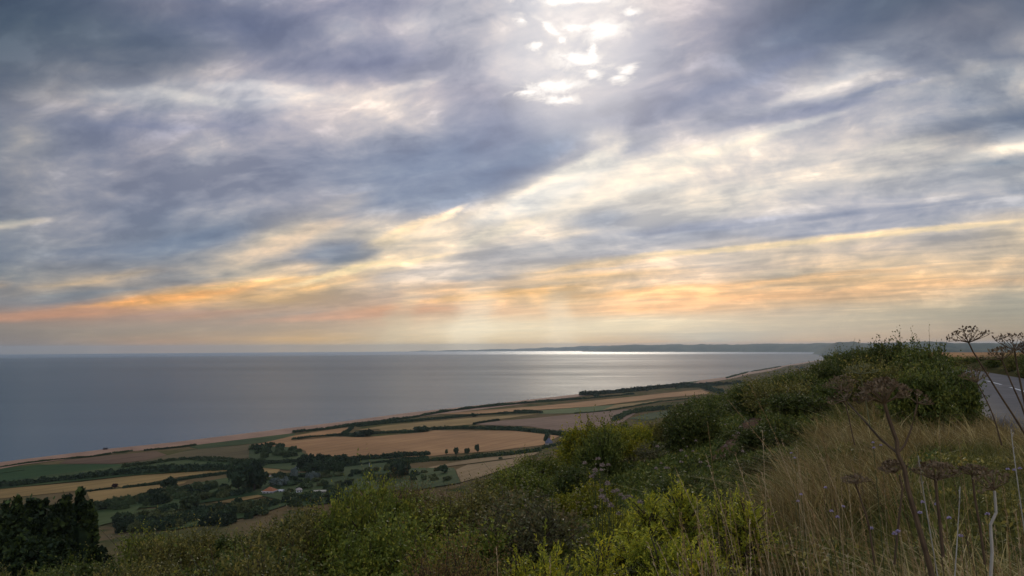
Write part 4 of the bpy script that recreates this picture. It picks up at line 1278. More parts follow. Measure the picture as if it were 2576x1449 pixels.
building(805, 1241, 11.5, 4.5, 2.0, .9, 7, "long low shed with pale cream roof above the near pale hillside", "shed", wall=M_STONE, roof=M_CREAM, name="shed", wins=2)
building(687, 1203, 11, 3.5, 2.0, .8, 50, "narrow white greenhouse seen end on among dark trees, left of the silver willows", "greenhouse", wall=M_WHITE, roof=M_WHITE, name="greenhouse", wins=2)
# marks on the shingle and in the fields
def post(px, py, hpx, label, w=.25, m=M_WHITE, cat="post", name="post"):
    q = ground_at(px, py, 300); d = math.hypot(q[0], q[1]) / FPX; h = hpx * d
    root = empty(name, (q[0], q[1], q[2]))
    V, F = tube([(0, 0, -.5), (0, 0, h)], [w, w * .8], 8); mesh_obj("pole", V, F, m, root)
    Bag().box(-w * 1.6, w * 1.6, -w * 1.2, w * 1.2, h, h + w * 1.4).make("cap", m, root)
    tag(root, label, cat)
M_DARKWOOD = mat("dark_timber", noisy(c3(.03, .025, .03), c3(.06, .05, .05), 2.0, coord='Object'))
post(929, 1176, 10, "thin white pole standing in the dark hedge below the large orange field", .3)
post(1257, 1015, 3.5, "tiny dark marker post on the beach crest, left one of two", .7, M_DARKWOOD)
post(1328, 1007, 2.8, "tiny dark marker post on the beach crest, right one of two", .7, M_DARKWOOD)
building(265, 1131.5, 6, 4, 1.6, 1.2, 30, "tiny dark fishing hut on the beach crest at left", "hut", wall=M_DARKWOOD, roof=M_DARKWOOD, name="hut", wins=1)

# ------------------------------------------------------------------ near hillside: what the brow line looks like in the picture
OUT = np.array([(-700, 1470), (-200, 1450), (0, 1442), (130, 1430), (250, 1385), (340, 1350), (420, 1328), (480, 1318), (560, 1325), (640, 1315), (700, 1308), (760, 1290), (835, 1262),
                (870, 1226), (910, 1208), (960, 1222), (1040, 1232), (1150, 1228), (1215, 1205), (1260, 1182), (1310, 1158), (1360, 1140),
                (1400, 1128), (1440, 1112), (1475, 1072), (1500, 1056), (1560, 1054), (1600, 1062), (1650, 1050), (1700, 1036), (1745, 1010),
                (1790, 985), (1850, 968), (1920, 953), (2000, 932), (2060, 912), (2100, 900), (2130, 884), (2170, 868), (2210, 856), (2250, 852),
                (2285, 856), (2310, 874), (2350, 886), (2385, 884), (2400, 918), (2430, 985), (2480, 1040), (2576, 1080), (3000, 1150)])
def outline(px): return float(np.interp(px, OUT[:, 0], OUT[:, 1]))
def col_of(x, y): return 1288 + FPX * x / max(y, .01)      # bearing measured in picture columns
def top_z(px, py, Y):
    d = ray(px, py); return CAMZ + d.z / d.y * Y
def xy_at(px, Y, py=1000):
    d = ray(px, py); return d.x / d.y * Y, Y

# soil path trodden through the scrub
PATH_PX = r4((530, 745), (470, 775), (400, 850), (300, 960), (210, 1030), (230, 1080), (350, 1050), (470, 980), (530, 880), (590, 800), (600, 755))
M_SOIL = mat("path_soil", noisy(c3(.075, .045, .028), c3(.13, .08, .05), 3.0), spec=0.0)
pp = [ground_at(a, b, 3.0, 300) for a, b in densify(PATH_PX, 3)]
PATH_XY = [(q[0], q[1]) for q in pp if q]
drape("path", PATH_XY, M_SOIL, lift=.05, step=.35)
def inpoly_np(X, Y, poly):
    c = np.zeros(len(X), bool); n = len(poly)
    for i in range(n):
        x1, y1 = poly[i]; x2, y2 = poly[(i + 1) % n]
        if y1 == y2: continue
        c ^= ((y1 > Y) != (y2 > Y)) & (X < (x2 - x1) * (Y - y1) / (y2 - y1) + x1)
    return c
def near_path(x, y, m=0.0): return inpoly(x, y, PATH_XY)

M_LEAF_D = leaf_material("leaves_dark", c3(0.046, 0.062, 0.012), c3(0.107, 0.129, 0.022), extra=c3(0.159, 0.161, 0.028), clump=1.6)
M_LEAF_G = leaf_material("leaves_green", c3(0.081, 0.106, 0.017), c3(0.189, 0.213, 0.028), extra=c3(0.293, 0.276, 0.035), clump=2.0)
M_LEAF_O = leaf_material("leaves_olive", c3(0.085, 0.085, 0.019), c3(0.189, 0.172, 0.036), extra=c3(0.305, 0.241, 0.055), clump=2.2)
M_LEAF_Y = leaf_material("leaves_yellow_green", c3(0.110, 0.121, 0.009), c3(0.268, 0.253, 0.019), extra=c3(0.366, 0.299, 0.023), clump=1.2)
M_LEAF_B = leaf_material("leaves_dry_brown", c3(0.104, 0.060, 0.022), c3(0.232, 0.138, 0.045), extra=c3(0.207, 0.184, 0.035), clump=2.5, vary=.4)
M_LEAF_GR = leaf_material("leaves_grey_green", c3(0.071, 0.071, 0.027), c3(0.165, 0.159, 0.056), extra=c3(0.207, 0.149, 0.062), clump=2.0)
M_TWIG = mat("twigs", noisy(c3(.035, .024, .016), c3(.075, .052, .034), 9.0, coord='Object'))
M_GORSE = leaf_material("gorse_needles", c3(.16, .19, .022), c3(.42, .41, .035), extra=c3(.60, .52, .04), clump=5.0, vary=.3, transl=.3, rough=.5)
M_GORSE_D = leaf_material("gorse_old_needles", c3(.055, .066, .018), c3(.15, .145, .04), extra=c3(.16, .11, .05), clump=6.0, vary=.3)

def shrub_mesh(seed, nspr, nleaf, leaf, upright=.5, spr=.34, lobes=5, narrow=1.0):
    """sprigs of leaves grown out of a lumpy dome, about 1 m radius and 1 m high; returns leaves and twigs"""
    rng = np.random.default_rng(seed)
    L = [(0, 0, .42, .62, .42)]
    for i in range(lobes):
        a = rng.uniform(0, 6.28); rr = rng.uniform(.3, .68)
        L.append((math.cos(a) * rr, math.sin(a) * rr, rng.uniform(.15, .78), rng.uniform(.2, .42), rng.uniform(.18, .36)))
    L = np.array(L); pr = L[:, 3] ** 2; pr /= pr.sum()
    k = rng.choice(len(L), nspr, p=pr)
    d = unit(rng.normal(size=(nspr, 3))); d[:, 2] = np.abs(d[:, 2]) * rng.choice([1, 1, 1, -.4], nspr)
    rad = rng.uniform(.55, 1.0, nspr)[:, None]
    P0 = L[k, :3] + d * rad * L[k][:, [3, 3, 4]]
    P0[:, 2] = np.maximum(P0[:, 2], .02)
    D = unit(d * (1 - upright) + np.array([0, 0, 1.0]) * upright + rng.normal(size=(nspr, 3)) * .35)
    ls = spr * rng.uniform(.5, 1.3, nspr) * np.where(rng.uniform(size=nspr) < .12, 1.9, 1.0)
    t = np.linspace(.05, 1, nleaf)
    bend = unit(rng.normal(size=(nspr, 3))) * .25
    B = P0[:, None, :] + D[:, None, :] * (ls[:, None] * t)[:, :, None] + bend[:, None, :] * (ls[:, None] * t ** 2)[:, :, None]
    LD = D[:, None, :] * .45 + unit(rng.normal(size=(nspr * nleaf, 3))).reshape(nspr, nleaf, 3)
    s_ = leaf * rng.uniform(.55, 1.25, (nspr, nleaf)) * (1.15 - .5 * t)
    V, F = leaf_quads(B.reshape(-1, 3), LD.reshape(-1, 3), s_.ravel(), s_.ravel() * .55, rng)
    V[:, :2] *= narrow
    # twigs: thin three-sided stems of each sprig plus boughs from the root
    tv, tf, off = [], [], 0
    for i in range(0, nspr, 3):
        a = P0[i]; b = P0[i] + D[i] * ls[i] * .9 + bend[i] * ls[i] * .8
        v, f = tube([a, (a + b) / 2, b], [.006, .005, .002], 3); tv += v; tf += [tuple(q + off for q in g_) for g_ in f]; off += len(v)
    for i in range(9):
        l = L[rng.integers(len(L))]; b = l[:3] + rng.normal(size=3) * .12
        v, f = tube([(0, 0, -.1), (b[0] * .4, b[1] * .4, b[2] * .55), b], [.028, .02, .008], 5); tv += v; tf += [tuple(q + off for q in g_) for g_ in f]; off += len(v)
    tv = np.array(tv); tv[:, :2] *= narrow
    return V, F, tv, tf

def gorse_mesh(seed, rad, h, nspr=260, nn=34, need=.020, sprl=.17):
    rng = np.random.default_rng(seed); SC = np.array([rad, rad, h, rad, h])
    L = [(0, 0, .45, .5, .45)]
    for i in range(6):
        a = rng.uniform(0, 6.28); rr = rng.uniform(.3, .6)
        L.append((math.cos(a) * rr, math.sin(a) * rr, rng.uniform(.25, .75), rng.uniform(.25, .36), rng.uniform(.22, .34)))
    L = np.array(L) * SC; k = rng.integers(0, len(L), nspr)
    d = unit(rng.normal(size=(nspr, 3))); d[:, 2] = np.abs(d[:, 2])
    P0 = L[k, :3] + d * rng.uniform(.45, 1, nspr)[:, None] * L[k][:, [3, 3, 4]]
    D = unit(d * 1.0 + np.array([0, 0, .22]) + rng.normal(size=(nspr, 3)) * .35)
    ls = sprl * rng.uniform(.5, 1.3, nspr)
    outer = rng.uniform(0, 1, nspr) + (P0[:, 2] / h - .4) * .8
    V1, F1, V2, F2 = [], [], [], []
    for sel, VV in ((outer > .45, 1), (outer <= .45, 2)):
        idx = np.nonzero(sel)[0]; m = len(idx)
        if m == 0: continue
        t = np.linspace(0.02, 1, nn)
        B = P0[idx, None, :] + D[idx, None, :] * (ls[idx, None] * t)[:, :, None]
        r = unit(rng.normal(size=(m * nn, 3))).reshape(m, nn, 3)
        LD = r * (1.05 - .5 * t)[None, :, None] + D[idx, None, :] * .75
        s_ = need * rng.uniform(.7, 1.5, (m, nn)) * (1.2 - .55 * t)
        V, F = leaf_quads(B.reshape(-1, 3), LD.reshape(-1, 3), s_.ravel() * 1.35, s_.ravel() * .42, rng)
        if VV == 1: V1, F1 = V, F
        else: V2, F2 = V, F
    tv, tf, off = [], [], 0
    for i in range(0, nspr, 2):
        a = P0[i]; b = P0[i] + D[i] * ls[i] * .8; c0 = L[k[i], :3] * .6
        v, f = tube([c0, a, b], [.009, .006, .003], 4); tv += v; tf += [tuple(q + off for q in g_) for g_ in f]; off += len(v)
    for i in range(7):
        b = L[rng.integers(len(L)), :3]
        v, f = tube([(0, 0, -.1), b * .5 + rng.normal(size=3) * .04, b], [.03, .022, .012], 5); tv += v; tf += [tuple(q + off for q in g_) for g_ in f]; off += len(v)
    return V1, F1, V2, F2, tv, tf

def to_mesh(name, V, F, m):
    o = mesh_obj(name, V, F if isinstance(F, np.ndarray) else F, m, link=False); me = o.data; bpy.data.objects.remove(o); return me

SP = {}
def species(key, make, m):
    V, F, tv, tf = make
    SP[key] = (to_mesh("foliage", V, F, m), to_mesh("twigs", tv, tf, M_TWIG))
LEAFN = 15
for i in range(3): species(('dark', i), shrub_mesh(10 + i, 900, 14, .075, .12, .24, 8), M_LEAF_D)
for i in range(2): species(('green', i), shrub_mesh(20 + i, 800, 16, .070, .35, .30, 7), M_LEAF_G)
for i in range(2): species(('olive', i), shrub_mesh(30 + i, 800, 16, .060, .35, .32, 7), M_LEAF_O)
species(('yellow', 0), shrub_mesh(40, 900, 15, .075, .15, .24, 9), M_LEAF_Y)
species(('yellow', 1), shrub_mesh(41, 900, 15, .075, .15, .24, 9), M_LEAF_Y)
species(('brown', 0), shrub_mesh(50, 420, 18, .045, .85, .55), M_LEAF_B)
species(('brown', 1), shrub_mesh(51, 380, 18, .045, .85, .6), M_LEAF_B)
for i in range(2): species(('grey', i), shrub_mesh(60 + i, 860, 15, .056, .2, .26, 8), M_LEAF_GR)

def shrub(key, x, y, rad, h, label, group=None, rot=None, name="shrub", z=None, cat="shrub"):
    fm, tm = SP[key]
    zz = (hz(x, y) if z is None else z) - .06
    root = empty(name, (x, y, zz))
    root.rotation_euler.z = rot if rot is not None else (x * 13.7 + y * 5.1) % 6.28
    root.scale = (rad, rad, h)
    for n_, me in (("foliage", fm), ("twigs", tm)):
        o = bpy.data.objects.new(n_, me); COL.objects.link(o); o.parent = root
    return tag(root, label, cat, group)

# species by place in the view; the outline of the mass follows the brow
ZONES = [  # col0, col1, kinds, where
    (-500, 260, [('dark', 0), ('dark', 1), ('olive', 0), ('dark', 2)], "at the lower left corner of the hillside", "lower left corner"),
    (260, 620, [('olive', 0), ('green', 0), ('dark', 1), ('olive', 1)], "on the left brow below the shelter belt and pale hillside", "left brow"),
    (620, 840, [('olive', 1), ('green', 1), ('dark', 0), ('olive', 0)], "just left of the bright green bush on the brow", "brow left of the bright green bush"),
    (840, 985, [('green', 0), ('green', 1), ('green', 0), ('dark', 2)], "in the bright green patch at the middle of the lower brow", "bright green patch"),
    (985, 1190, [('brown', 0), ('brown', 1), ('olive', 0), ('green', 1)], "in the brown dried patch right of the bright green bush", "brown dried patch"),
    (1190, 1330, [('grey', 0), ('green', 0), ('dark', 2), ('grey', 1), ('olive', 0)], "in the grey-green thicket left of the near gorse", "grey-green thicket"),
    (1330, 1470, [('green', 1), ('grey', 0), ('olive', 1), ('yellow', 1)], "below the farmhouse, left of the yellow-green tree", "slope below the farmhouse"),
    (1470, 1660, [('yellow', 0), ('dark', 0), ('grey', 1), ('yellow', 1)], "beside the rounded yellow-green tree", "around the yellow-green tree"),
    (1660, 1860, [('dark', 0), ('olive', 1), ('dark', 1), ('grey', 0)], "on the dark slope left of the soil path", "slope left of the path"),
    (1860, 2080, [('dark', 2), ('dark', 1), ('olive', 0), ('dark', 0)], "on the dark slope above the soil path", "slope above the path"),
    (2080, 2400, [('dark', 0), ('dark', 1), ('dark', 2)], "on the tall dark mound beside the road", "mound beside the road"),
]
KN = {'dark': "dark green", 'green': "bright green", 'olive': "olive green", 'yellow': "yellow-green", 'brown': "dried brown", 'grey': "grey-green"}
rs = random.Random(77)
SHRUBS = []
def zone_of(c):
    for z in ZONES:
        if z[0] <= c < z[1]: return z
    return None
def row(Y, step, hmin, hmax, slack, cols=(-420, 2080), jitter=.4, cap=None):
    px = cols[0]
    while px < cols[1]:
        w_px = step / Y * FPX
        c = px + rs.uniform(-jitter, jitter) * w_px; px += w_px
        z = zone_of(c)
        if z is None: continue
        yy = Y * rs.uniform(.92, 1.08)
        x, y = xy_at(c, yy)
        if min((x - a) ** 2 + (y - b) ** 2 for a, b in PATH_XY) < .81 or near_path(x, y): continue
        if inpoly(c, 1110, [(1770, 1000), (1930, 1000), (1930, 1200), (1770, 1200)]) and 5 < yy < 17.5 and rs.random() < .75: continue
        g0 = hz(x, y)
        allow = top_z(c, outline(c) + rs.uniform(0, slack), yy) - g0
        h = rs.uniform(hmin, hmax)
        h = min(h, allow / 1.12)
        if cap is not None: h = min(h, (top_z(c, cap(c), yy) - g0) / 1.12)
        if h < .25: continue
        key = rs.choice(z[2]); rad = max(h * rs.uniform(.75, 1.1), step * .5)
        SHRUBS.append((key, x, y, rad, h, z, yy))
# front to back: the layers overlap down the slope
def cap_right(c): return np.interp(c, [1200, 1450, 1700, 1850, 2080], [1200, 1250, 1180, 1120, 1020])
row(6.6, 1.0, .6, 1.0, 60, (-420, 1240))
row(9.0, 1.2, .6, 1.2, 40, (-420, 1860), cap=lambda c: np.interp(c, [0, 1250, 1560, 1860], [1300, 1230, 1270, 1200]))
row(12.5, 1.5, .6, 1.4, 40, (-420, 1900), cap=lambda c: np.interp(c, [0, 1250, 1500, 1700, 1900], [1300, 1215, 1215, 1180, 1140]))
row(17, 1.9, .8, 1.7, 20, (-420, 1980), cap=lambda c: np.interp(c, [0, 1250, 1450, 1650, 1800, 1980], [1200, 1180, 1165, 1140, 1110, 1050]))
row(20.5, 2.0, .7, 1.5, 20, (1560, 2060), cap=lambda c: np.interp(c, [1560, 1800, 2060], [1120, 1085, 1010]))
row(24, 2.4, 1.2, 2.4, 10, (-420, 1960))
row(30, 2.8, 1.2, 2.4, 8, (850, 2080))
row(38, 3.2, 1.4, 2.6, 8, (1250, 2100))
row(50, 4.0, 1.6, 3.0, 8, (1500, 2160))
row(66, 5.0, 1.8, 3.2, 6, (1700, 2300))
row(80, 5.5, 1.8, 3.6, 6, (1780, 2200))
from collections import defaultdict
cnt = defaultdict(int)
def rank_words(f, yy):
    return "nearest row" if yy < 8 else "front rows" if yy < 14 else "middle rows" if yy < 20 else "brow" if yy < 34 else "far brow"
SHW = {"lower left corner": "lower left corner", "left brow": "left, under the shelter belt", "brow left of the bright green bush": "just left of the bright green bush",
       "bright green patch": "within the bright green patch", "brown dried patch": "in the dried brown patch", "grey-green thicket": "in the thicket left of the gorse",
       "slope below the farmhouse": "below the farmhouse", "around the yellow-green tree": "beside the yellow-green tree", "slope left of the path": "left of the soil path",
       "slope above the path": "above the soil path", "mound beside the road": "on the mound by the road"}
for (key, x, y, rad, h, z, yy) in SHRUBS:
    c_ = col_of(x, y); f_ = (c_ - z[0]) / (z[1] - z[0]); side = "left" if f_ < .34 else "middle" if f_ < .67 else "right"
    sz_ = "small" if h < .9 else "tall" if h > 1.7 else "medium"
    lb = "%s %s shrub %s, %s, %s side" % (sz_, KN[key[0]], SHW[z[4]], rank_words(0, yy), side)
    shrub(key, x, y, rad, h, lb, "%s scrub shrubs %s" % (KN[key[0]], z[4]))

# the big individual bushes
def big(px, top, Y, wpx, key, label, name="shrub", group=None, cat="shrub", dz=0):
    x, y = xy_at(px, Y, top); g0 = hz(x, y) + dz; h = (top_z(px, top, Y) - g0) / 1.10
    return shrub(key, x, y, max(wpx / FPX * Y / 2 / 1.05, h * .62), h, label, group, name=name, cat=cat, z=g0)
big(1530, 1060, 22, 120, ('yellow', 0), "rounded yellow-green hawthorn tree with a dark hollow below it, right of the farmhouse roof", name="hawthorn_tree", cat="tree")
big(1500, 1072, 20, 80, ('dark', 0), "dark green hawthorn leaning at the left of the rounded yellow-green tree", name="hawthorn_tree", cat="tree")
big(1600, 1066, 24, 120, ('yellow', 1), "yellow-green hawthorn joined to the right side of the rounded tree", name="hawthorn_tree", cat="tree")
big(1662, 1052, 30, 110, ('olive', 0), "olive green bush on the brow right of the yellow-green trees")
big(905, 1214, 13, 120, ('green', 0), "bright green leafy bush standing highest in the middle of the lower brow")
big(960, 1232, 12, 90, ('green', 1), "smaller bright green bush against the right side of the tallest green one")
big(2238, 856, 33, 200, ('dark', 0), "tallest dark hawthorn bush on the skyline mound beside the road", name="hawthorn_bush", cat="bush")
big(2160, 876, 34, 150, ('dark', 1), "dark hawthorn bush left of the tallest one on the skyline mound", name="hawthorn_bush", cat="bush")
big(2290, 868, 30, 130, ('dark', 2), "dark hawthorn bush under the right shoulder of the tallest one on the mound", name="hawthorn_bush", cat="bush")
big(2350, 890, 26, 110, ('dark', 1), "low dark bush at the right end of the mound, touching the road", name="hawthorn_bush", cat="bush")
big(2385, 925, 22, 80, ('dark', 0), "small dark bush spilling over the road edge below the mound", name="hawthorn_bush", cat="bush")
big(2090, 905, 38, 140, ('dark', 2), "dark bush where the mound falls to the brow, farther left", name="hawthorn_bush", cat="bush")
big(2030, 930, 40, 130, ('olive', 1), "olive bush on the brow where the far beach disappears", name="hawthorn_bush", cat="bush")
big(2200, 905, 24, 200, ('olive', 0), "broad olive-green bush in front of the tallest hawthorn on the mound", name="hawthorn_bush", cat="bush")
big(2110, 945, 25, 180, ('dark', 1), "dark spreading bush on the near face of the mound, left part", name="hawthorn_bush", cat="bush")
big(2290, 925, 20, 190, ('dark', 0), "dark spreading bush on the near face of the mound, right part", name="hawthorn_bush", cat="bush")
big(2010, 985, 24, 200, ('dark', 2), "dark bush above the soil path, below the mound", name="hawthorn_bush", cat="bush")
big(1960, 1030, 18, 150, ('dark', 1), "dark bush immediately above the top of the soil path", name="hawthorn_bush", cat="bush")

# the unbroken belt of scrub that climbs from the yellow-green trees to the mound
for i, (px, top, Y, w, k_) in enumerate([(1700, 1037, 44, 150, 0), (1752, 1010, 50, 150, 2), (1800, 986, 56, 150, 1), (1858, 967, 62, 150, 0), (1918, 953, 66, 150, 2), (1978, 938, 66, 150, 1),
        (1650, 1082, 30, 170, 1), (1730, 1062, 33, 170, 0), (1800, 1030, 38, 170, 2), (1880, 1003, 42, 170, 1), (1945, 985, 44, 170, 0), (1700, 1106, 24, 180, 2), (1775, 1082, 27, 170, 0), (1850, 1050, 30, 150, 1)]):
    big(px, top, Y, w, ('dark', k_), "dark bush of the climbing scrub belt, %s row, %s from the lower end" % (("skyline", "second", "third")[0 if i < 6 else 1 if i < 11 else 2],
        ("first", "second", "third", "fourth", "fifth", "sixth")[i if i < 6 else i - 6 if i < 11 else i - 11]), group="bushes of the climbing scrub belt", cat="bush", name="hawthorn_bush")
# roadside hedge bank beyond the road
rs2 = random.Random(5)
def bank(px, top, Y, wpx, key, label, group):
    big(px, top, Y, wpx, key, label, name="hedge_bush", group=group, cat="bush")
for i, (px, top, Y, w) in enumerate([(2410, 897, 98, 70), (2445, 897, 92, 80), (2480, 896, 84, 90), (2520, 893, 74, 100), (2560, 888, 66, 110),
                                     (2610, 884, 58, 120), (2670, 880, 50, 140), (2760, 876, 44, 180)]):
    bank(px, top, Y, w, [('dark', 0), ('olive', 0), ('dark', 2)][i % 3],
         ["dark hedge bush where the far bank meets the mound", "olive hedge bush on the far bank, second from the mound", "dark hedge bush on the far bank, third from the mound",
          "dark hedge bush on the far bank behind the tall dead umbel", "olive hedge bush on the far bank near the right edge", "dark hedge bush on the bank just outside the right edge",
          "hedge bush on the bank farther outside the right edge", "last hedge bush of the bank outside the right edge"][i], "hedge bushes on the bank across the road")
# grassy bank slope between the road and that hedge, a low earth rise with the hedge on it
def bank_rise():
    pl = CLR; V = []
    offs = [3.5, 4.3, 5.4, 7.0, 9.5, 13]; zs = [-.22, .0, .35, .75, 1.0, .9]
    for i, p in enumerate(pl):
        t = (pl[min(i + 1, len(pl) - 1)] - pl[max(i - 1, 0)]).normalized(); n = Vector((t.y, -t.x))
        for j, o in enumerate(offs):
            q = p + n * o; k = (vnoise(np.array([q.x]), np.array([q.y]), 1.7, 4)[0] - .5) * .25
            V.append((q.x, q.y, RZ + zs[j] + k * (j > 0)))
    m = mat("bank_grass", noisy(c3(.035, .035, .014), c3(.085, .07, .03), 1.2), spec=0.0)
    tag(mesh_obj("road_bank", V, grid_faces(len(pl), len(offs))[:, ::-1], m, smooth=True), kind="structure")
bank_rise()
# stubble field on the ridge beyond
q0 = [xy_at(c, Y) for c, Y in ((2300, 170), (2900, 170), (2900, 900), (2300, 900))]
drape("field", q0, M_STUB, lift=.3)

# ------------------------------------------------------------------ gorse
def gorse(px, top, Y, wpx, k, label):
    x, y = xy_at(px, Y, top); g0 = hz(x, y) - .05; h = (top_z(px, top, Y) - g0)
    root = empty("gorse_bush", (x, y, g0))
    rad = wpx / FPX * Y / 2
    V1, F1, V2, F2, tv, tf = gorse_mesh(int(px), rad * 1.05, h * .86, nspr=int(200 + 560 * rad * h * 1.6))
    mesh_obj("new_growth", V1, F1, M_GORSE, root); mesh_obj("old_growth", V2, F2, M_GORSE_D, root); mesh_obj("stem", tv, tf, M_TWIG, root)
    tag(root, label, "gorse bush", "gorse bushes in the foreground")
gorse(1370, 1352, 4.3, 260, 0, "brightest yellow-green gorse bush at the bottom edge, left of the others")
gorse(1500, 1325, 4.6, 230, 1, "gorse bush at the bottom edge, right behind the brightest one")
gorse(1590, 1255, 5.4, 260, 0, "broad mixed green gorse bush in the middle of the gorse group")
gorse(1640, 1195, 6.2, 170, 1, "green gorse bush at the back, with dark upright stem tips")
gorse(1722, 1160, 5.6, 90, 0, "narrow upright gorse spire with bright yellow-green tip")
gorse(1700, 1280, 5.0, 220, 1, "dark hollow gorse bush under the upright yellow spire")
gorse(1805, 1180, 6.0, 110, 0, "small gorse bush with upright tip right of the yellow spire, behind grass stalks")
gorse(1850, 1225, 5.6, 150, 1, "dark-hearted gorse bush with yellow crest among the grass stalks")
gorse(1620, 1370, 4.0, 220, 0, "dark shaded gorse bush at the bottom edge between gorse and grass")
gorse(1790, 1330, 4.2, 180, 1, "low gorse bush in the shade at the left edge of the grass")

# ------------------------------------------------------------------ undergrowth and grass (nobody could count it)
def scatter(n, cols, dist, rng, power=1.0):
    c = rng.uniform(cols[0], cols[1], n); t = rng.uniform(0, 1, n)
    Y = dist[0] * (dist[1] / dist[0]) ** (t ** power)
    return (c - 1288) / FPX * Y, Y
def blades(n, cols, dist, hmin, hmax, wid, m, name, label, seed, lean=(-.35, .05), spread=.28, keep=None, power=1.0, scale_far=.02):
    rng = np.random.default_rng(seed)
    X, Y = scatter(n, cols, dist, rng, power)
    if keep is not None:
        k = keep(X, Y); X, Y = X[k], Y[k]
    n = len(X); Z = height(X, Y)
    patch = vnoise(X, Y, .9, 11)
    h = rng.uniform(hmin, hmax, n) * (.65 + .7 * patch)
    w = wid * (1 + Y * scale_far * 4) * rng.uniform(.7, 1.3, n)
    ang = rng.uniform(0, 6.28, n); sx, sy = np.cos(ang), np.sin(ang)
    lx = lean[0] + rng.normal(size=n) * spread; ly = lean[1] + rng.normal(size=n) * spread
    V = np.zeros((n, 7, 3)); ts = [0, .38, .72, 1.0]
    for i, t in enumerate(ts):
        cx = X + lx * h * (t ** 1.8); cy = Y + ly * h * (t ** 1.8); cz = Z - .03 + h * t * (1 - .16 * t * np.hypot(lx, ly))
        ww = w * (1 - .55 * t)
        if i < 3:
            V[:, i * 2] = np.stack([cx - sx * ww, cy - sy * ww, cz], 1); V[:, i * 2 + 1] = np.stack([cx + sx * ww, cy + sy * ww, cz], 1)
        else: V[:, 6] = np.stack([cx, cy, cz], 1)
    b0 = (np.arange(n) * 7)[:, None]
    F = np.concatenate([b0 + [0, 1, 3, 2], b0 + [2, 3, 5, 4], b0 + [4, 5, 6, 6]])
    me = bpy.data.meshes.new(name)
    q = F[:2 * n]; tr = F[2 * n:, :3]
    me.vertices.add(n * 7); me.vertices.foreach_set("co", V.reshape(-1).astype(np.float32))
    nl = len(q) * 4 + len(tr) * 3; me.loops.add(nl)
    me.loops.foreach_set("vertex_index", np.concatenate([q.ravel(), tr.ravel()]).astype(np.int32))
    me.polygons.add(3 * n)
    me.polygons.foreach_set("loop_start", np.concatenate([np.arange(2 * n) * 4, 8 * n + np.arange(n) * 3]).astype(np.int32))
    me.polygons.foreach_set("loop_total", np.concatenate([np.full(2 * n, 4), np.full(n, 3)]).astype(np.int32))
    me.update(calc_edges=True); me.materials.append(m)
    o = bpy.data.objects.new(name, me); COL.objects.link(o)
    return tag(o, label, "grass", kind="stuff")
M_STRAW = leaf_material("dry_grass", c3(.20, .145, .048), c3(.40, .30, .11), extra=c3(.56, .45, .20), clump=1.1, vary=0, transl=.3)
M_STRAW2 = leaf_material("russet_grass", c3(.14, .092, .032), c3(.27, .185, .062), extra=c3(.36, .27, .095), clump=1.1, vary=0, transl=.3)
M_GRASS = leaf_material("green_grass", c3(.065, .074, .018), c3(.17, .165, .036), extra=c3(.25, .21, .05), clump=.8, vary=0, transl=.3)
def off_road(X, Y):
    out = np.ones(len(X), bool)
    P = np.array([(p.x, p.y) for p in CLR[::2]])
    for i in range(0, len(X), 4000):
        d = np.min((X[i:i + 4000, None] - P[None, :, 0]) ** 2 + (Y[i:i + 4000, None] - P[None, :, 1]) ** 2, 1)
        out[i:i + 4000] = d > 3.7 ** 2
    return out
def k_grass(X, Y):
    c = 1288 + FPX * X / Y
    lo = np.interp(Y, [1.5, 2.5, 4, 6, 9, 14, 20, 30], [1760, 1760, 1830, 1900, 1960, 2020, 2080, 2150])
    return (c > lo + (vnoise(X, Y, .7, 9) - .5) * 160) & off_road(X, Y)
def k_patch(X, Y):
    return k_grass(X, Y) & (vnoise(X, Y, 1.3, 21) > .42)
blades(70000, (1700, 3100), (2.1, 24), .2, .46, .0030, M_GRASS, "green_grass", "tangled green and olive grass under the dry stalks", 1, keep=k_grass, lean=(-.1, 0), spread=.5)
blades(34000, (1750, 3100), (2.7, 24), .34, .76, .0029, M_STRAW, "dry_grass", "mass of straw coloured dry grass on the right of the foreground", 2, keep=k_patch, lean=(-.5, .05), spread=.62, power=.8)
blades(30000, (1900, 3100), (4.5, 24), .42, .8, .0025, M_STRAW2, "russet_grass", "russet brown grass towards the road", 3, keep=k_patch, lean=(-.42, 0), spread=.52, power=.7)

def undergrowth(n, cols, dist, leaf, m, name, label, seed, hmax=.5, keep=None, power=1.0):
    rng = np.random.default_rng(seed)
    X, Y = scatter(n, cols, dist, rng, power)
    k = ~inpoly_np(X, Y, PATH_XY)
    if keep is not None: k &= keep(X, Y)
    X, Y = X[k], Y[k]; n = len(X)
    Z = height(X, Y) + hmax * vnoise(X, Y, 1.1, 31) * rng.uniform(0, 1, n) ** .6
    D = rng.normal(size=(n, 3)) * .7 + np.array([0, 0, .6])
    s_ = leaf * (1 + Y * .045) * rng.uniform(.6, 1.4, n)
    V, F = leaf_quads(np.stack([X, Y, Z], 1), D, s_, s_ * .5, rng)
    return tag(mesh_obj(name, V, F, m), label, "undergrowth", kind="stuff")
undergrowth(150000, (-500, 2350), (4.0, 95), .035, M_LEAF_D, "undergrowth", "dark low undergrowth of leaves covering the hillside between the shrubs", 5, power=.75)
undergrowth(120000, (1350, 2250), (6.5, 48), .05, M_LEAF_D, "undergrowth", "leafy green herbs covering the slope beside the soil path", 8, hmax=.45)
undergrowth(60000, (-500, 2300), (4.0, 60), .03, M_LEAF_O, "undergrowth", "olive low herbs covering the hillside between the shrubs", 6, hmax=.6)
undergrowth(80000, (1640, 3100), (2.0, 11), .034, M_LEAF_O, "undergrowth", "green herbs and bramble leaves low among the grass", 7, hmax=.42, keep=k_grass)

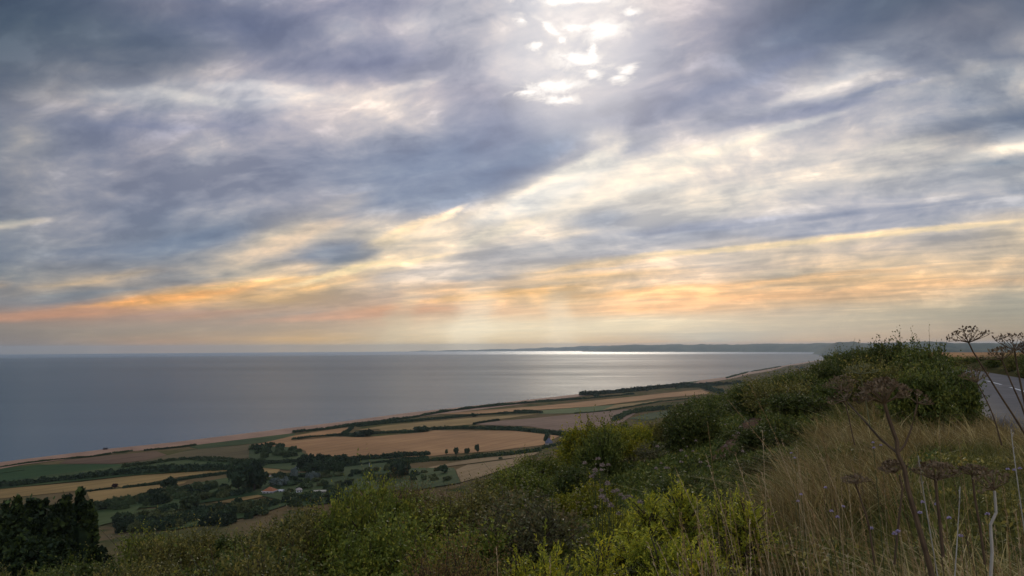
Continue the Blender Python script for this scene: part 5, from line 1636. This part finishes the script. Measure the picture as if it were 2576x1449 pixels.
# ------------------------------------------------------------------ single grass stalks with seed heads
M_STALK = [mat("pale_stalk", noisy(c3(.34, .24, .12), c3(.48, .36, .20), 6.0, coord='Object'), rough=.6),
           mat("golden_stalk", noisy(c3(.26, .165, .07), c3(.38, .25, .11), 6.0, coord='Object'), rough=.6),
           mat("brown_stalk", noisy(c3(.085, .05, .028), c3(.15, .09, .05), 6.0, coord='Object'), rough=.7),
           mat("bleached_stem", noisy(c3(.30, .26, .20), c3(.46, .42, .34), 9.0, coord='Object'), rough=.6)]
def P3(px, py, Y):
    d = ray(px, py); return np.array([d.x / d.y * Y, Y, CAMZ + d.z / d.y * Y])
def bez(a, b, c, d, n):
    t = np.linspace(0, 1, n)[:, None]
    return (1 - t) ** 3 * a + 3 * (1 - t) ** 2 * t * b + 3 * (1 - t) * t ** 2 * c + t ** 3 * d
def stalk(tip, base_px, Y, label, mi=0, seed=0, r=.0016, head=.2, droop=.08, group="tall seeding grass stalks"):
    rng = np.random.default_rng(seed)
    t = P3(tip[0], tip[1], Y)
    bx, by = xy_at(base_px, Y + rng.uniform(-.2, .3)); b = np.array([bx, by, hz(bx, by)])
    L_ = np.linalg.norm(t - b)
    c1 = b + np.array([0, 0, L_ * .4]) + (t - b) * .1
    c2 = t + (b - t) * .28 + np.array([0, 0, L_ * droop])
    C = bez(b, c1, c2, t, 22)
    root = empty("grass_stalk", tuple(b))
    V, F = tube(C - b, np.linspace(r, r * .45, 22), 4); mesh_obj("stem", V, F, M_STALK[mi], root)
    k0 = int(22 * (1 - head)); Pn, Dn = [], []
    for i in range(k0, 22):
        tg = C[min(i + 1, 21)] - C[i - 1]; tg /= np.linalg.norm(tg)
        for k in range(4):
            Pn.append(C[i] - b + (C[i - 1] - C[i]) * rng.uniform(0, 1)); Dn.append(tg + rng.normal(size=3) * .28)
    V, F = leaf_quads(np.array(Pn), np.array(Dn), rng.uniform(.010, .019, len(Pn)), rng.uniform(.0028, .0042, len(Pn)), rng)
    mesh_obj("seed_head", V, F, M_STALK[mi], root)
    return tag(root, label, "grass stalk", group)
ST = [((1700, 1180), 1890, 3.2, 0, "pale grass stalk arching left over the yellow gorse spire"),
      ((1775, 1142), 1905, 3.3, 0, "pale grass stalk curving left beside the small upright gorse"),
      ((1850, 1143), 1985, 3.4, 0, "pale grass stalk leaning over the dark gorse with the yellow crest"),
      ((1835, 1010), 2200, 3.8, 1, "longest thin grass stalk slanting far left across the soil path"),
      ((1885, 965), 2080, 4.2, 1, "thin tall grass stalk above the longest slanting one"),
      ((1662, 1305), 1880, 2.9, 0, "pale grass stalk lying low to the left at the bottom, with a silvery tip"),
      ((1630, 1365), 1760, 2.8, 0, "short pale grass stalk leaning left near the bottom edge"),
      ((1655, 1368), 1830, 2.8, 0, "pale forked grass stalk right of the short one at the bottom edge"),
      ((1250, 1385), 1268, 2.6, 0, "lone pale grass stalk at the bottom edge left of the brightest gorse"),
      ((1384, 1398), 1378, 2.6, 0, "lone pale grass stalk standing in the brightest gorse at the bottom edge"),
      ((1780, 1062), 1812, 4.2, 1, "curved grass stalk standing left of the soil path"),
      ((1918, 1085), 1925, 4.0, 0, "hooked pale grass stalk right of the soil path"),
      ((1950, 1100), 2110, 3.4, 0, "pale grass stalk bending left at the edge of the dry grass, upper"),
      ((1965, 1104), 2130, 3.3, 0, "pale grass stalk close beside the upper bending one"),
      ((2000, 1130), 2075, 3.3, 0, "nearly upright pale grass stalk with a soft bend, centre of the grass"),
      ((2058, 1127), 2230, 3.0, 0, "twisted pale grass stalk pointing left, left of the big dead hogweed"),
      ((2030, 1165), 2160, 3.0, 1, "golden grass stalk below the twisted pale one"),
      ((2310, 1147), 2378, 2.4, 3, "thick bleached stem arching beside the big dead hogweed"),
      ((1915, 1188), 2050, 3.0, 0, "pale grass stalk in the left of the grass pointing to the gorse"),
      ((1905, 1190), 2010, 2.9, 1, "golden grass stalk beside the pale one in the left of the grass"),
      ((2140, 1160), 2255, 2.9, 1, "golden grass stalk left of the forked dark stem"),
      ((2205, 1180), 2300, 2.8, 1, "golden grass stalk in front of the forked dark stem"),
      ((2543, 1080), 2600, 2.5, 3, "tall bleached stem at the right edge below the road"),
      ((2412, 1108), 2440, 3.2, 1, "golden grass stalk between the dead hogweeds, right"),
      ((2362, 1090), 2375, 3.4, 1, "straight golden grass stalk right of the big dead hogweed head"),
      ((2415, 1225), 2330, 2.5, 3, "broken grey stalk lying across the grass, tip pointing right"),
      ((2225, 1385), 2030, 2.3, 0, "pale grass stalk lying almost flat near the bottom, tip right"),
      ((1520, 1445), 1690, 2.4, 1, "short golden grass spray at the bottom edge between the gorse bushes")]
for i, (tp, bp_, Y, mi, lb) in enumerate(ST):
    stalk(tp, bp_, Y, lb, mi, i, r=.0034 if mi == 3 else .0017, head=.0 + (.06 if mi == 3 else .3), droop=.10 if mi != 3 else .02)
rs3 = random.Random(9); k = 0
ZN = [(1700, 1950, "in the grass just right of the gorse"), (1950, 2200, "in the grass left of the big dead hogweed"),
      (2200, 2400, "in the grass around the big dead hogweed"), (2400, 2600, "in the grass towards the right edge")]
for i in range(150):
    a = rs3.uniform(1700, 2600); b = rs3.uniform(0, 1)
    top = np.interp(a, [1700, 1900, 2050, 2250, 2600], [1260, 1150, 1080, 1120, 1180])
    py = top + b * (1440 - top); Y = float(np.interp(py, [1080, 1200, 1300, 1440], [6.5, 4.2, 3.0, 2.3])) * rs3.uniform(.9, 1.15)
    z = next((q for q in ZN if q[0] <= a < q[1]), ZN[-1]); mi = rs3.choice([0, 1, 1, 2, 1, 0])
    hh = "upper" if b < .33 else "middle" if b < .66 else "bottom"
    sd2 = "left" if a < (z[0] + z[1]) / 2 else "right"
    z = (z[0], z[1], {1700: "right of the gorse", 1950: "left of the big hogweed", 2200: "around the big hogweed", 2400: "near the right edge"}[z[0]] + ", " + sd2)
    ang_ = rs3.uniform(-10, 95); ln_ = "leaning" if ang_ > 45 else "upright"
    stalk((a, py), a + ang_ * 3.2 / Y * 1.3, Y, "%s %s grass stalk %s, %s band" % (["pale", "golden", "brown"][mi], ln_, z[2], hh), mi, 100 + i, r=.0016,
          head=rs3.uniform(.25, .4), droop=rs3.uniform(0, .12), group="%s grass stalks %s, %s band" % (["pale", "golden", "brown"][mi], z[2], hh))

# ------------------------------------------------------------------ dead hogweeds
M_DEAD = mat("dead_stem", noisy(c3(.065, .040, .022), c3(.13, .085, .045), 12.0, coord='Object'), rough=.7)
M_DEAD2 = mat("dead_umbel", noisy(c3(.11, .072, .038), c3(.21, .145, .078), 12.0, coord='Object'), rough=.8)
M_DEADG = mat("green_umbel", noisy(c3(.11, .11, .045), c3(.19, .18, .08), 12.0, coord='Object'), rough=.8)
def umbel(root, c, axis, rad, rng, rays=24, dome=.45, m=M_DEAD2, seeds=7, thick=.0014, sz=.009):
    """rays from c with little clusters of winged seeds at their ends"""
    axis = axis / np.linalg.norm(axis); a = np.cross(axis, [0.3, 1, .1]); a /= np.linalg.norm(a); b = np.cross(axis, a)
    ub, Pn, Dn = Bag(), [], []
    for i in range(rays):
        th = i * 2.39996; f = math.sqrt((i + .5) / rays) * rng.uniform(.85, 1.1)
        lat = (a * math.cos(th) + b * math.sin(th))
        end = c + lat * rad * f + axis * rad * (dome * (1.25 - f * f) + rng.uniform(-.06, .1))
        mid = c + lat * rad * f * .55 + axis * rad * dome * (.35 if f > .6 else .6)
        V, F = tube([c, mid, end], [thick * 1.3, thick, thick * .7], 4); ub.add(V, F)
        for k in range(5):
            l2 = (a * math.cos(k * 1.26 + i) + b * math.sin(k * 1.26 + i)) * .75 + axis * rng.uniform(.5, 1.1)
            e2 = end + l2 * rad * .13
            V, F = tube([end, e2], [thick * .6, thick * .5], 3); ub.add(V, F)
            for q in range(max(1, seeds // 4)):
                Pn.append(e2); Dn.append(l2 + rng.normal(size=3) * .5)
    ub.make("umbel_rays", m, root)
    V, F = leaf_quads(np.array(Pn), np.array(Dn), rng.uniform(sz * .8, sz * 1.4, len(Pn)), rng.uniform(sz * .6, sz * .95, len(Pn)), rng)
    mesh_obj("seeds", V, F, m, root.children[-1] if False else root)
def hogweed(stems, heads, label, seed=0, base=None, m=M_DEAD, mu=M_DEAD2):
    """stems: list of (list of (px,py,Y), r0, r1); heads: list of (px,py,Y, radius_m, tilt, kwargs)"""
    rng = np.random.default_rng(seed)
    p0 = P3(*stems[0][0][0]); root = empty("dead_hogweed", tuple(p0))
    for pts, r0, r1 in stems:
        Q = np.array([P3(*p) for p in pts])
        Q = np.array([tuple(v) for v in resample([Vector(q) for q in Q], .04)])
        rr = np.linspace(r0, r1, len(Q))
        V, F = tube(Q - p0, rr, 7); mesh_obj("stem", V, F, m, root)
    for (px, py, Y, rad, tilt, kw) in heads:
        umbel(root, P3(px, py, Y) - p0, np.array([tilt[0], tilt[1], 1.0]), rad, rng, m=kw.pop('m', mu), **kw)
    return tag(root, label, "dead hogweed", "dead hogweeds in the foreground")
hogweed([([(2640, 1200, 2.9), (2600, 1130, 2.9), (2560, 1062, 2.9), (2510, 985, 2.9), (2470, 920, 2.9), (2448, 885, 2.9), (2437, 862, 2.9)], .0046, .0026)],
        [(2437, 862, 2.9, .078, (-.1, 0), dict(rays=20, dome=.42, m=M_DEAD, seeds=5, sz=.009, thick=.0011))], "tall dead hogweed with dark spread umbel against the sky, stem crossing the road", 1)
hogweed([([(2600, 1160, 2.6), (2590, 1080, 2.6), (2575, 1000, 2.6), (2560, 930, 2.6), (2552, 880, 2.6)], .0042, .0026),
         ([(2590, 1080, 2.6), (2570, 1020, 2.6), (2545, 965, 2.6), (2520, 905, 2.6)], .0035, .002)],
        [(2552, 882, 2.6, .075, (0, -.2), dict(rays=20, dome=.5, m=M_DEAD, seeds=5, sz=.008, thick=.001)), (2520, 905, 2.6, .05, (-.3, 0), dict(rays=16, dome=.5, seeds=6)),
         (2595, 900, 2.6, .06, (.2, 0), dict(rays=18, dome=.5, m=M_DEAD))], "dead hogweed with crowded dark umbels at the right edge against the hills", 2)
hogweed([([(2352, 1480, 2.2), (2340, 1430, 2.2), (2318, 1350, 2.2), (2300, 1288, 2.2), (2284, 1230, 2.2), (2275, 1180, 2.2), (2264, 1155, 2.2), (2258, 1140, 2.2)], .0085, .0058),
         ([(2258, 1140, 2.2), (2256, 1110, 2.2), (2245, 1080, 2.2), (2234, 1048, 2.2), (2225, 1015, 2.2)], .0062, .005),
         ([(2258, 1140, 2.2), (2215, 1105, 2.25), (2180, 1065, 2.3), (2150, 1032, 2.35), (2130, 1010, 2.4)], .0036, .002),
         ([(2258, 1140, 2.2), (2276, 1120, 2.2), (2292, 1080, 2.2), (2302, 1040, 2.2), (2308, 1015, 2.2)], .0034, .0018)],
        [(2225, 1015, 2.2, .072, (-.05, .1), dict(rays=40, dome=.62, seeds=12, sz=.010)), (2308, 1015, 2.2, .04, (.5, 0), dict(rays=7, dome=.5, seeds=3)),
         (2128, 1008, 2.4, .05, (-.5, 0), dict(rays=9, dome=.4, seeds=3))], "big dead hogweed with forked dark stem and large brown head, centre of the grass", 3)
hogweed([([(2372, 1400, 2.4), (2366, 1330, 2.4), (2358, 1260, 2.4), (2353, 1207, 2.4)], .0055, .0042)],
        [(2353, 1207, 2.4, .068, (0, -.1), dict(rays=34, dome=.5, seeds=10))], "dead hogweed with broad basket-shaped brown head, right of the thick forked stem", 4)
hogweed([([(2478, 1420, 2.6), (2466, 1330, 2.6), (2452, 1250, 2.6), (2446, 1195, 2.6)], .0045, .0035)],
        [(2446, 1195, 2.6, .048, (0, 0), dict(rays=24, dome=.35, m=M_DEAD2, seeds=8))], "dark flat-headed dead hogweed near the right edge with yellowish specks around", 5)
hogweed([([(2200, 1420, 2.5), (2185, 1320, 2.5), (2165, 1255, 2.5), (2152, 1216, 2.5)], .0035, .0028)],
        [(2152, 1216, 2.5, .042, (-.1, 0), dict(rays=20, dome=.3, seeds=6))], "small brown dead hogweed left of the thick forked stem", 6)
hogweed([([(2492, 1455, 2.2), (2496, 1390, 2.2), (2492, 1320, 2.2), (2506, 1290, 2.2), (2502, 1235, 2.2)], .0048, .0036)],
        [(2500, 1233, 2.2, .05, (-.4, 0), dict(rays=18, dome=.8, seeds=6, m=M_DEAD2))], "dead hogweed with pale bleached stem and small drooping head, lower right", 7, m=M_STALK[3])
hogweed([([(2520, 1120, 3.4), (2500, 1050, 3.4), (2478, 1000, 3.4), (2458, 964, 3.4)], .0035, .0024)],
        [(2456, 962, 3.4, .065, (-.2, 0), dict(rays=16, dome=.7, seeds=5))], "thin dead hogweed in front of the road surface", 8)
hogweed([([(2190, 1080, 3.6), (2180, 1020, 3.6), (2170, 970, 3.6), (2164, 942, 3.6)], .003, .0022)],
        [(2164, 942, 3.6, .075, (0, 0), dict(rays=14, dome=.35, seeds=0, m=M_DEADG))], "greenish hogweed with bare open umbel in front of the dark mound", 9, m=M_DEADG)
hogweed([([(2150, 1120, 3.4), (2135, 1050, 3.4), (2125, 1010, 3.4), (2118, 985, 3.4)], .003, .002)],
        [(2118, 982, 3.4, .07, (-.1, 0), dict(rays=22, dome=.6, seeds=4))], "faint brown hogweed head left of the large brown head, before the dark mound", 10)
hogweed([([(2250, 1420, 2.6), (2262, 1300, 2.6), (2270, 1230, 2.6), (2262, 1195, 2.6)], .0042, .003)],
        [(2250, 1190, 2.6, .045, (-.3, .1), dict(rays=26, dome=.6, seeds=9, m=M_DEAD2))], "crumpled dark hogweed head behind the joint of the forked stem", 11)

# ------------------------------------------------------------------ scabious flowers and thistledown
M_LILAC = mat("lilac_petals", noisy(c3(.36, .28, .40), c3(.50, .42, .55), 60.0, coord='Object'), rough=.7)
M_DOWN = mat("thistle_down", noisy(c3(.26, .19, .155), c3(.42, .32, .27), 30.0, coord='Object'), rough=.9)
M_HERB = mat("herb_stem", noisy(c3(.05, .06, .02), c3(.09, .10, .035), 10.0, coord='Object'))
M_YFL = mat("yellow_petals", noisy(c3(.45, .33, .07), c3(.6, .46, .14), 30.0, coord='Object'))
def flower(px, py, Y, label, r=.013, m=M_LILAC, seed=0, name="scabious_flower", cat="flower", group="lilac flowers in the grass"):
    rng = np.random.default_rng(seed); c = P3(px, py, Y); zg = hz(c[0], c[1]); b = np.array([c[0] + .03, c[1], min(zg, c[2] - .12)])
    root = empty(name, tuple(b))
    V, F = tube([(0, 0, 0), (c - b) * .5 + np.array([.015, 0, 0]), c - b], [.0016, .0013, .001], 4); mesh_obj("stem", V, F, M_HERB, root)
    n = 60; d = unit(rng.normal(size=(n, 3))); d[:, 2] = np.abs(d[:, 2]) * .9 - .15
    V, F = leaf_quads(np.repeat((c - b)[None], n, 0) + d * r * .35, d, r * rng.uniform(.55, .9, n), r * .5, rng)
    mesh_obj("petals", V, F, m, root)
    tag(root, label, cat, group)
def r8(x, y): return (1878.3 + .2716 * x, 1055.4 + .2716 * y)
FL = [((475, 758), 3.4, "brightest lilac flower in the left of the grass"), ((505, 695), 3.5, "small lilac flower just above the brightest one on the left"), ((730, 632), 3.6, "pale lilac flower right of the left pair"),
      ((785, 850), 3.0, "lilac flower in the middle of the grass, left of two"), ((842, 905), 2.9, "lilac flower in the middle of the grass, right of two"), ((893, 808), 3.1, "faint lilac flower on a slanting straw"),
      ((1155, 1012), 2.6, "lilac flower left of the pair near the bottom centre"), ((1370, 1060), 2.5, "large lilac flower near the bottom centre, left of a pair"), ((1400, 1040), 2.5, "large lilac flower near the bottom centre, right of a pair"),
      ((1632, 768), 2.7, "lilac flower left of the bleached arching stem"), ((1757, 788), 2.8, "small lilac flower right of the bleached arching stem"), ((1605, 865), 2.6, "pinkish withered flower below the bleached stem's flower"),
      ((1875, 915), 2.6, "faint lilac flower right of the bleached stem"), ((1983, 1080), 2.4, "lilac flower low down between bleached stem and right edge"), ((2232, 878), 2.6, "lilac flower left of the pale-stemmed hogweed"),
      ((2418, 462), 3.2, "lilac flower near the right edge, left of three"), ((2480, 470), 3.2, "lilac flower near the right edge, middle of three"), ((2530, 455), 3.2, "lilac flower near the right edge, right of three"),
      ((1170, 215), 4.2, "lilac flower behind the fork of the big hogweed, upper"), ((1243, 240), 4.2, "lilac flower behind the fork of the big hogweed, right"), ((1178, 262), 4.1, "lilac flower behind the fork of the big hogweed, lower"),
      ((447, 355), 4.4, "purple flower high in the left of the grass"), ((413, 312), 4.4, "pinkish flower beside the purple one high on the left")]
for i, ((x, y), Y, lb) in enumerate(FL):
    a, b = r8(x, y); flower(a, b, Y, lb, seed=i, r=.0075 if i not in (7, 8) else .0082)
for i, (a, b, lb) in enumerate([(2428, 1158, "topmost yellowish seed head above the dark flat hogweed"), (2414, 1170, "yellowish seed head left of the dark flat hogweed"), (2452, 1163, "yellowish seed head right above the dark flat hogweed"), (2454, 1178, "yellowish seed head at the right of the dark flat hogweed")]):
    flower(a, b, 3.1, lb, r=.008, m=M_YFL, seed=40 + i, name="yellow_flower", group="yellowish heads near the right edge")
def thistle(px, py, Y, n, label, seed, spread=.16, tall=.4):
    rng = np.random.default_rng(seed); c = P3(px, py, Y); zg = hz(c[0], c[1]); b = np.array([c[0], c[1], min(zg, c[2] - .3)])
    root = empty("thistle", tuple(b)); sb = Bag()
    for k in range(n):
        e = c - b + rng.normal(size=3) * np.array([spread, spread * .6, spread * .8])
        V, F = tube([(0, 0, 0), (e[0] * .3, e[1] * .3, e[2] * .6), e], [.004, .003, .002], 4); sb.add(V, F)
        m_ = 90; d = unit(rng.normal(size=(m_, 3))); d[:, 2] = np.abs(d[:, 2]) * 1.1 - .3; r = rng.uniform(.018, .034)
        V, F = leaf_quads(np.repeat(e[None], m_, 0) + d * r * .2, d, r * rng.uniform(.5, 1.1, m_), r * .16, rng)
        mesh_obj("down_tuft", V, F, M_DOWN, root)
    sb.make("stem", M_HERB, root)
    tag(root, label, "thistle", "thistles gone to seed")
for i, (a, b, Y, n, lb) in enumerate([(1500, 1190, 8.2, 7, "clump of thistles gone to pinkish white down, left half of the largest group"), (1540, 1195, 8.2, 7, "clump of thistles gone to pinkish white down, right half of the largest group"),
        (1555, 1245, 7.4, 6, "thistle with trailing white down below the largest group"), (1515, 1258, 7.2, 5, "thistle with pale down at lower left of the group"),
        (1605, 1248, 7.4, 3, "small thistle with two white tufts right of the group"), (1672, 1152, 10, 4, "pink downy thistle behind the gorse, right of the yellow-green tree"),
        (1745, 1118, 14, 5, "thistle with scattered white tufts on the dark slope, higher up"), (1770, 1172, 9, 3, "small thistle tufts right behind the yellow gorse spire"), (1838, 1070, 16, 3, "faint pink thistle tufts left of the soil path"),
        (1720, 1168, 9.5, 3, "white tufted thistle just above the yellow gorse spire"), (1838, 1117, 12, 3, "pale thistle tufts at the left edge of the soil path")]):
    thistle(a, b, Y, n, lb, 300 + i, spread=.012 * Y if Y < 12 else .14)
